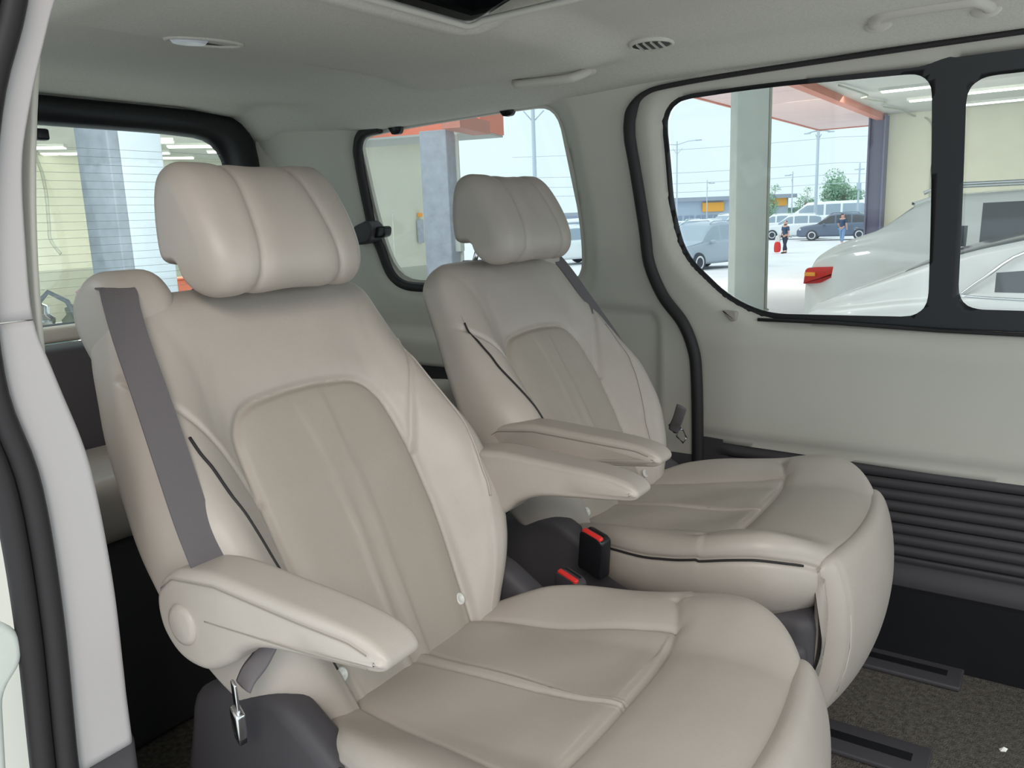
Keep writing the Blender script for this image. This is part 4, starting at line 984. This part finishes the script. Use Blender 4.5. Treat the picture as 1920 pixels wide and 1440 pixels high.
def person(loc, rz, top, legs, label, armL, armR, stride=.16, scale=1.0):
    t = empty('person', loc, rz, label=label, cat='person'); t.scale = (scale,) * 3
    hip = (0, 0, .95); s_ = stride
    sk = [[(0, 0, .95, .12), (0, 0, 1.1, .12), (0, 0, 1.3, .14), (0, 0, 1.42, .12), (0, 0, 1.50, .055), (0.01, 0, 1.58, .075), (.015, 0, 1.66, .10), (.01, 0, 1.74, .075)],
          [(0, 0, 1.42, .12), (0, .19, 1.41, .065), (0, .26, 1.15, .045)] + [(*armL[0], .035), (*armL[1], .03)],
          [(0, 0, 1.42, .12), (0, -.19, 1.41, .065), (0, -.26, 1.15, .045)] + [(*armR[0], .035), (*armR[1], .03)],
          [(0, 0, .95, .12), (0, .09, .88, .10), (s_ * .6, .10, .50, .06), (s_, .10, .09, .045), (s_ + .14, .10, .04, .035)],
          [(0, 0, .95, .12), (0, -.09, .88, .10), (-s_ * .3, -.10, .50, .06), (-s_, -.10, .09, .045), (-s_ + .14, -.10, .04, .035)]]
    b = skinmesh('body', sk, 'skin', t)
    skinmesh('shirt', [[(0, 0, .93, .155), (0, 0, 1.1, .15), (0, 0, 1.3, .165), (0, 0, 1.43, .12)], [(0, 0, 1.43, .12), (0, .20, 1.40, .085), (0, .255, 1.2, .07)], [(0, 0, 1.43, .12), (0, -.20, 1.40, .085), (0, -.255, 1.2, .07)]], top, t)
    skinmesh('trousers', [[(0, 0, .97, .15), (0, .095, .87, .12), (s_ * .6, .105, .50, .085), (s_, .105, .14, .07)], [(0, 0, .97, .15), (0, -.095, .87, .12), (-s_ * .3, -.105, .50, .085), (-s_, -.105, .14, .07)]], legs, t)
    skinmesh('hair', [[(-.03, 0, 1.66, .10), (-.01, 0, 1.75, .085)]], 'hair', t)
    for q in (1, -1):
        skinmesh('shoe', [[(q * s_ - .03, q * .105, .05, .05), (q * s_ + .17, q * .105, .035, .04)]], 'bagwhite' if legs == 'jeans' else 'hair', t)
    return t
person((-10.55, 39.3, gz(-10.5, 39.3)), -2.2, 'navy', 'blacktrouser', 'person in navy tee and dark trousers walking with a red and white bag', ((.02, .30, .98), (.10, .34, .82)), ((.05, -.28, .98), (.10, -.27, .82)), .17, .88)
bt = empty('carried_bag', (-10.92, 39.35, gz(-10.8, 39.3) + .02), 0.3, label='red and white bag held by the walking person in navy tee', cat='bag')
ploft('bag_body', smooth([(-.13, .50), (-.17, .12), (-.10, .03), (.10, .05), (.15, .2), (.10, .5)], 4), *capstations(-.09, .09, .04, 5, 4), 'red', bt)
ploft('upper_part', smooth([(-.09, .80), (-.12, .50), (.11, .50), (.08, .80)], 4), *capstations(-.07, .07, .03, 5, 4), 'bagwhite', bt)
person((-10.1, 49.0, gz(-10.1, 49)), 1.2, 'navy', 'jeans', 'person in dark top and blue jeans standing before the navy car', ((.10, .26, 1.0), (.16, .18, 1.1)), ((.02, -.28, .96), (.05, -.28, .80)), .12, .98)
# trees, poles, buildings -------------------------------------------------
def tree(name, loc, h, w, trunk, mleaf, label, nleaf=1500, seed=1, group=None, cat='tree'):
    rn = np.random.RandomState(seed)
    t = empty(name, loc, label=label, cat=cat, group=group)
    cl = []
    for k in range(16):
        a = rn.uniform(0, 6.28); r = w * .5 * rn.uniform(.1, .75); z = trunk + (h - trunk) * rn.uniform(.15, .85); cl.append((r * math.cos(a), r * math.sin(a), z, w * rn.uniform(.16, .27)))
    if trunk > .3:
        tube('trunk', smooth([(0, 0, -.3), (.05, 0, trunk * .6), (0, .05, trunk + (h - trunk) * .5)], 4, False), [.16 * (1 - .07 * i) for i in range(9)], 'trunk', t, 8)
        for c in cl[:7]: tube('branch', [(0, 0, trunk * .8), (c[0] * .5, c[1] * .5, (trunk + c[2]) * .5), c[:3]], [.07, .05, .02], 'trunk', t, 5)
    V, F = [], []
    for i in range(nleaf):
        c = cl[rn.randint(len(cl))]; d = rn.normal(size=3); d /= np.linalg.norm(d); p = np.array(c[:3]) + d * c[3] * rn.uniform(.5, 1.05) * [1, 1, .8]
        p[2] = max(p[2], .05)
        u = rn.normal(size=3); u /= np.linalg.norm(u); v = np.cross(u, d); s_ = w * rn.uniform(.02, .042)
        b = len(V); V += [p - u * s_, p + v * s_ * .6, p + u * s_, p - v * s_ * .6]; F.append((b, b + 1, b + 2, b + 3))
    o = meshobj('crown', np.array(V), F, mleaf, t, False); o['kind'] = 'stuff'
tree('round_tree', (-15.1, 71.8, gz(0, 60)), 5.1, 3.9, 1.9, 'leaf', 'round green tree rising behind the white box van', 3000, 3)
tree('round_tree', (-12.0, 76.0, gz(0, 60)), 5.4, 4.2, 1.9, 'leaf', 'green tree cut off by the dark steel column', 2600, 5)
tree('small_tree', (-19.6, 77.0, gz(0, 60)), 4.4, 2.6, 1.0, 'leaf', 'low thin tree left of the round green tree', 700, 7)
tree('small_tree', (-20.6, 69.3, gz(0, 60)), 4.4, 2.5, .8, 'leaf', 'green tree peeking out right of the pale column', 1500, 9)
tree('clipped_bush', (-20.0, 73.0, gz(0, 60)), 2.3, 2.2, .0, 'bush', 'low yellow-green bush behind the white crossover', 900, 11, cat='bush')
tree('clipped_bush', (-27.5, 66.0, gz(0, 60)), 1.7, 2.4, .0, 'bush', 'low bush at the left edge of the car park', 600, 12, cat='bush')
def lamp(loc, h, arms, label, r=.07, kinds='double'):
    t = empty('street_lamp', loc, label=label, cat='street lamp', group='street lamps and poles')
    lathe('pole', [(r * 1.5, 0), (r, h * .3), (r * .8, h)], 'pole', t, 8)
    for (dx, dy, dz, L1) in arms:
        tube('arm', [(0, 0, h - .25), (dx * .5, dy * .5, h - .2 + dz * .6), (dx, dy, h - .25 + dz)], r * .4, 'pole', t, 5)
        box('lamp_head', dx - .22, dx + .22, dy - .1, dy + .1, h - .30 + dz, h - .22 + dz, 'pole', t, .03)
        tube('brace', [(0, 0, h - .9), (dx * .25, dy * .25, h - .5)], r * .25, 'pole', t, 4)
    return t
lamp((-15.85, 25.4, gz(-16, 25.5)), 6.4, ((-1.15, -.75, .1, 0), (1.3, .95, .45, 0)), 'tall double-armed street lamp in the small side window', .085)
lamp((-15.5, 29.9, gz(-13, 28)), 5.0, ((-1.0, -.7, .1, 0),), 'street lamp half hidden by the pillar, right of the double-armed one', .06)
lamp((-23.5, 56.8, gz(-15.6, 58)), 7.2, ((1.3, .9, .3, 0), (-1.0, -.7, 0, 0)), 'leftmost street lamp in the sliding door window', .06)
lamp((-14.95, 62.3, gz(-10, 62)), 7.8, ((-.7, -.3, -.15, 0), (.8, .35, -.1, 0)), 'tall pole rising under the corner of the pink canopy', .12)
lamp((-16.4, 61.3, gz(-11, 61)), 4.75, ((-.3, -.2, 0, 0),), 'short lamp pole just right of the pale column', .05)
lamp((-22.6, 60.5, gz(-14, 58)), 4.5, ((.3, .2, 0, 0),), 'short pole standing between the left lamp and the pale column', .04)
for x, y, h, lab in ((-12.43, 64.3, 5.2, 'thin utility pole left of the tree by the steel column'), (-11.2, 63.2, 4.9, 'thin utility pole closest to the steel column')):
    t = empty('utility_pole', (x, y, gz(x, y)), label=lab, cat='pole', group='street lamps and poles'); lathe('pole', [(.09, 0), (.06, h)], 'pole', t, 7); box('crossarm', -.35, .35, -.04, .04, h - .5, h - .42, 'pole', t); box('transformer', -.15, .15, -.15, .15, h - 1.9, h - 1.4, 'pole', t, .03)
t = empty('overhead_wires', (0, 0, 0), label='thin overhead wires crossing the pale sky', cat='wires')
for z, dz in ((4.35, .5), (3.2, .1), (2.65, 0), (2.15, .05)):
    tube('wire', [(-26 + k * 3.2, 39 + k * 1.6, z + dz * k / 10 + .15 * ((k % 5 - 2.5) / 2.5) ** 2) for k in range(13)], .014, 'wire', t, 4)
def building(loc, rz, L_, D_, H_, label, signs, over=.6):
    t = empty('low_building', loc, rz, label=label, cat='building')
    box('wall', 0, L_, 0, D_, 0, H_ * .90, 'bldwall', t); box('roof', -over, L_ + over, -over, D_ + over, H_ * .90, H_, 'bldroof', t)
    for k in range(int(L_ / 1.1)):
        w = box('window', .2 + k * 1.1, 1.05 + k * 1.1, -.06, .02, H_ * .12, H_ * .52, 'bldwin', t); box('mullion', .6 + k * 1.1, .66 + k * 1.1, -.09, -.05, H_ * .12, H_ * .52, 'bldwall', w)
    for a, b, c, d in signs: box('orange_sign', a, b, -.25, -.1, c, d, 'sign', t, .05)
building((-30.2, 71.2, gz(0, 60)), .595, 10.9, 4, 3.45, 'long low blue-grey building with orange signs beyond the car park', ((2.9, 4.9, 2.1, 2.95), (9.0, 10.7, 2.4, 3.2)))
building((-33, 50, gz(0, 60)), .6, 6, 3, 2.4, 'distant low building right of the far headrest', ())
t = empty('white_shed', (-16.2, 81.0, gz(0, 60)), .3, label='white gabled shed roof between the tree and the utility poles', cat='building')
meshobj('gable', [(0, 0, 0), (3.4, 0, 0), (3.4, 0, 1.9), (1.7, 0, 3.1), (0, 0, 1.9), (0, 3, 0), (3.4, 3, 0), (3.4, 3, 1.9), (1.7, 3, 3.1), (0, 3, 1.9)], [(0, 1, 2, 3, 4), (9, 8, 7, 6, 5), (0, 5, 6, 1), (1, 6, 7, 2), (2, 7, 8, 3), (3, 8, 9, 4), (4, 9, 5, 0)], 'carfar', t, False)
joinboxes('fence', [(-24, -9, 79.0, 79.06, gz(0, 60), gz(0, 60) + 2.2)], 'teal').__setitem__('kind', 'structure')
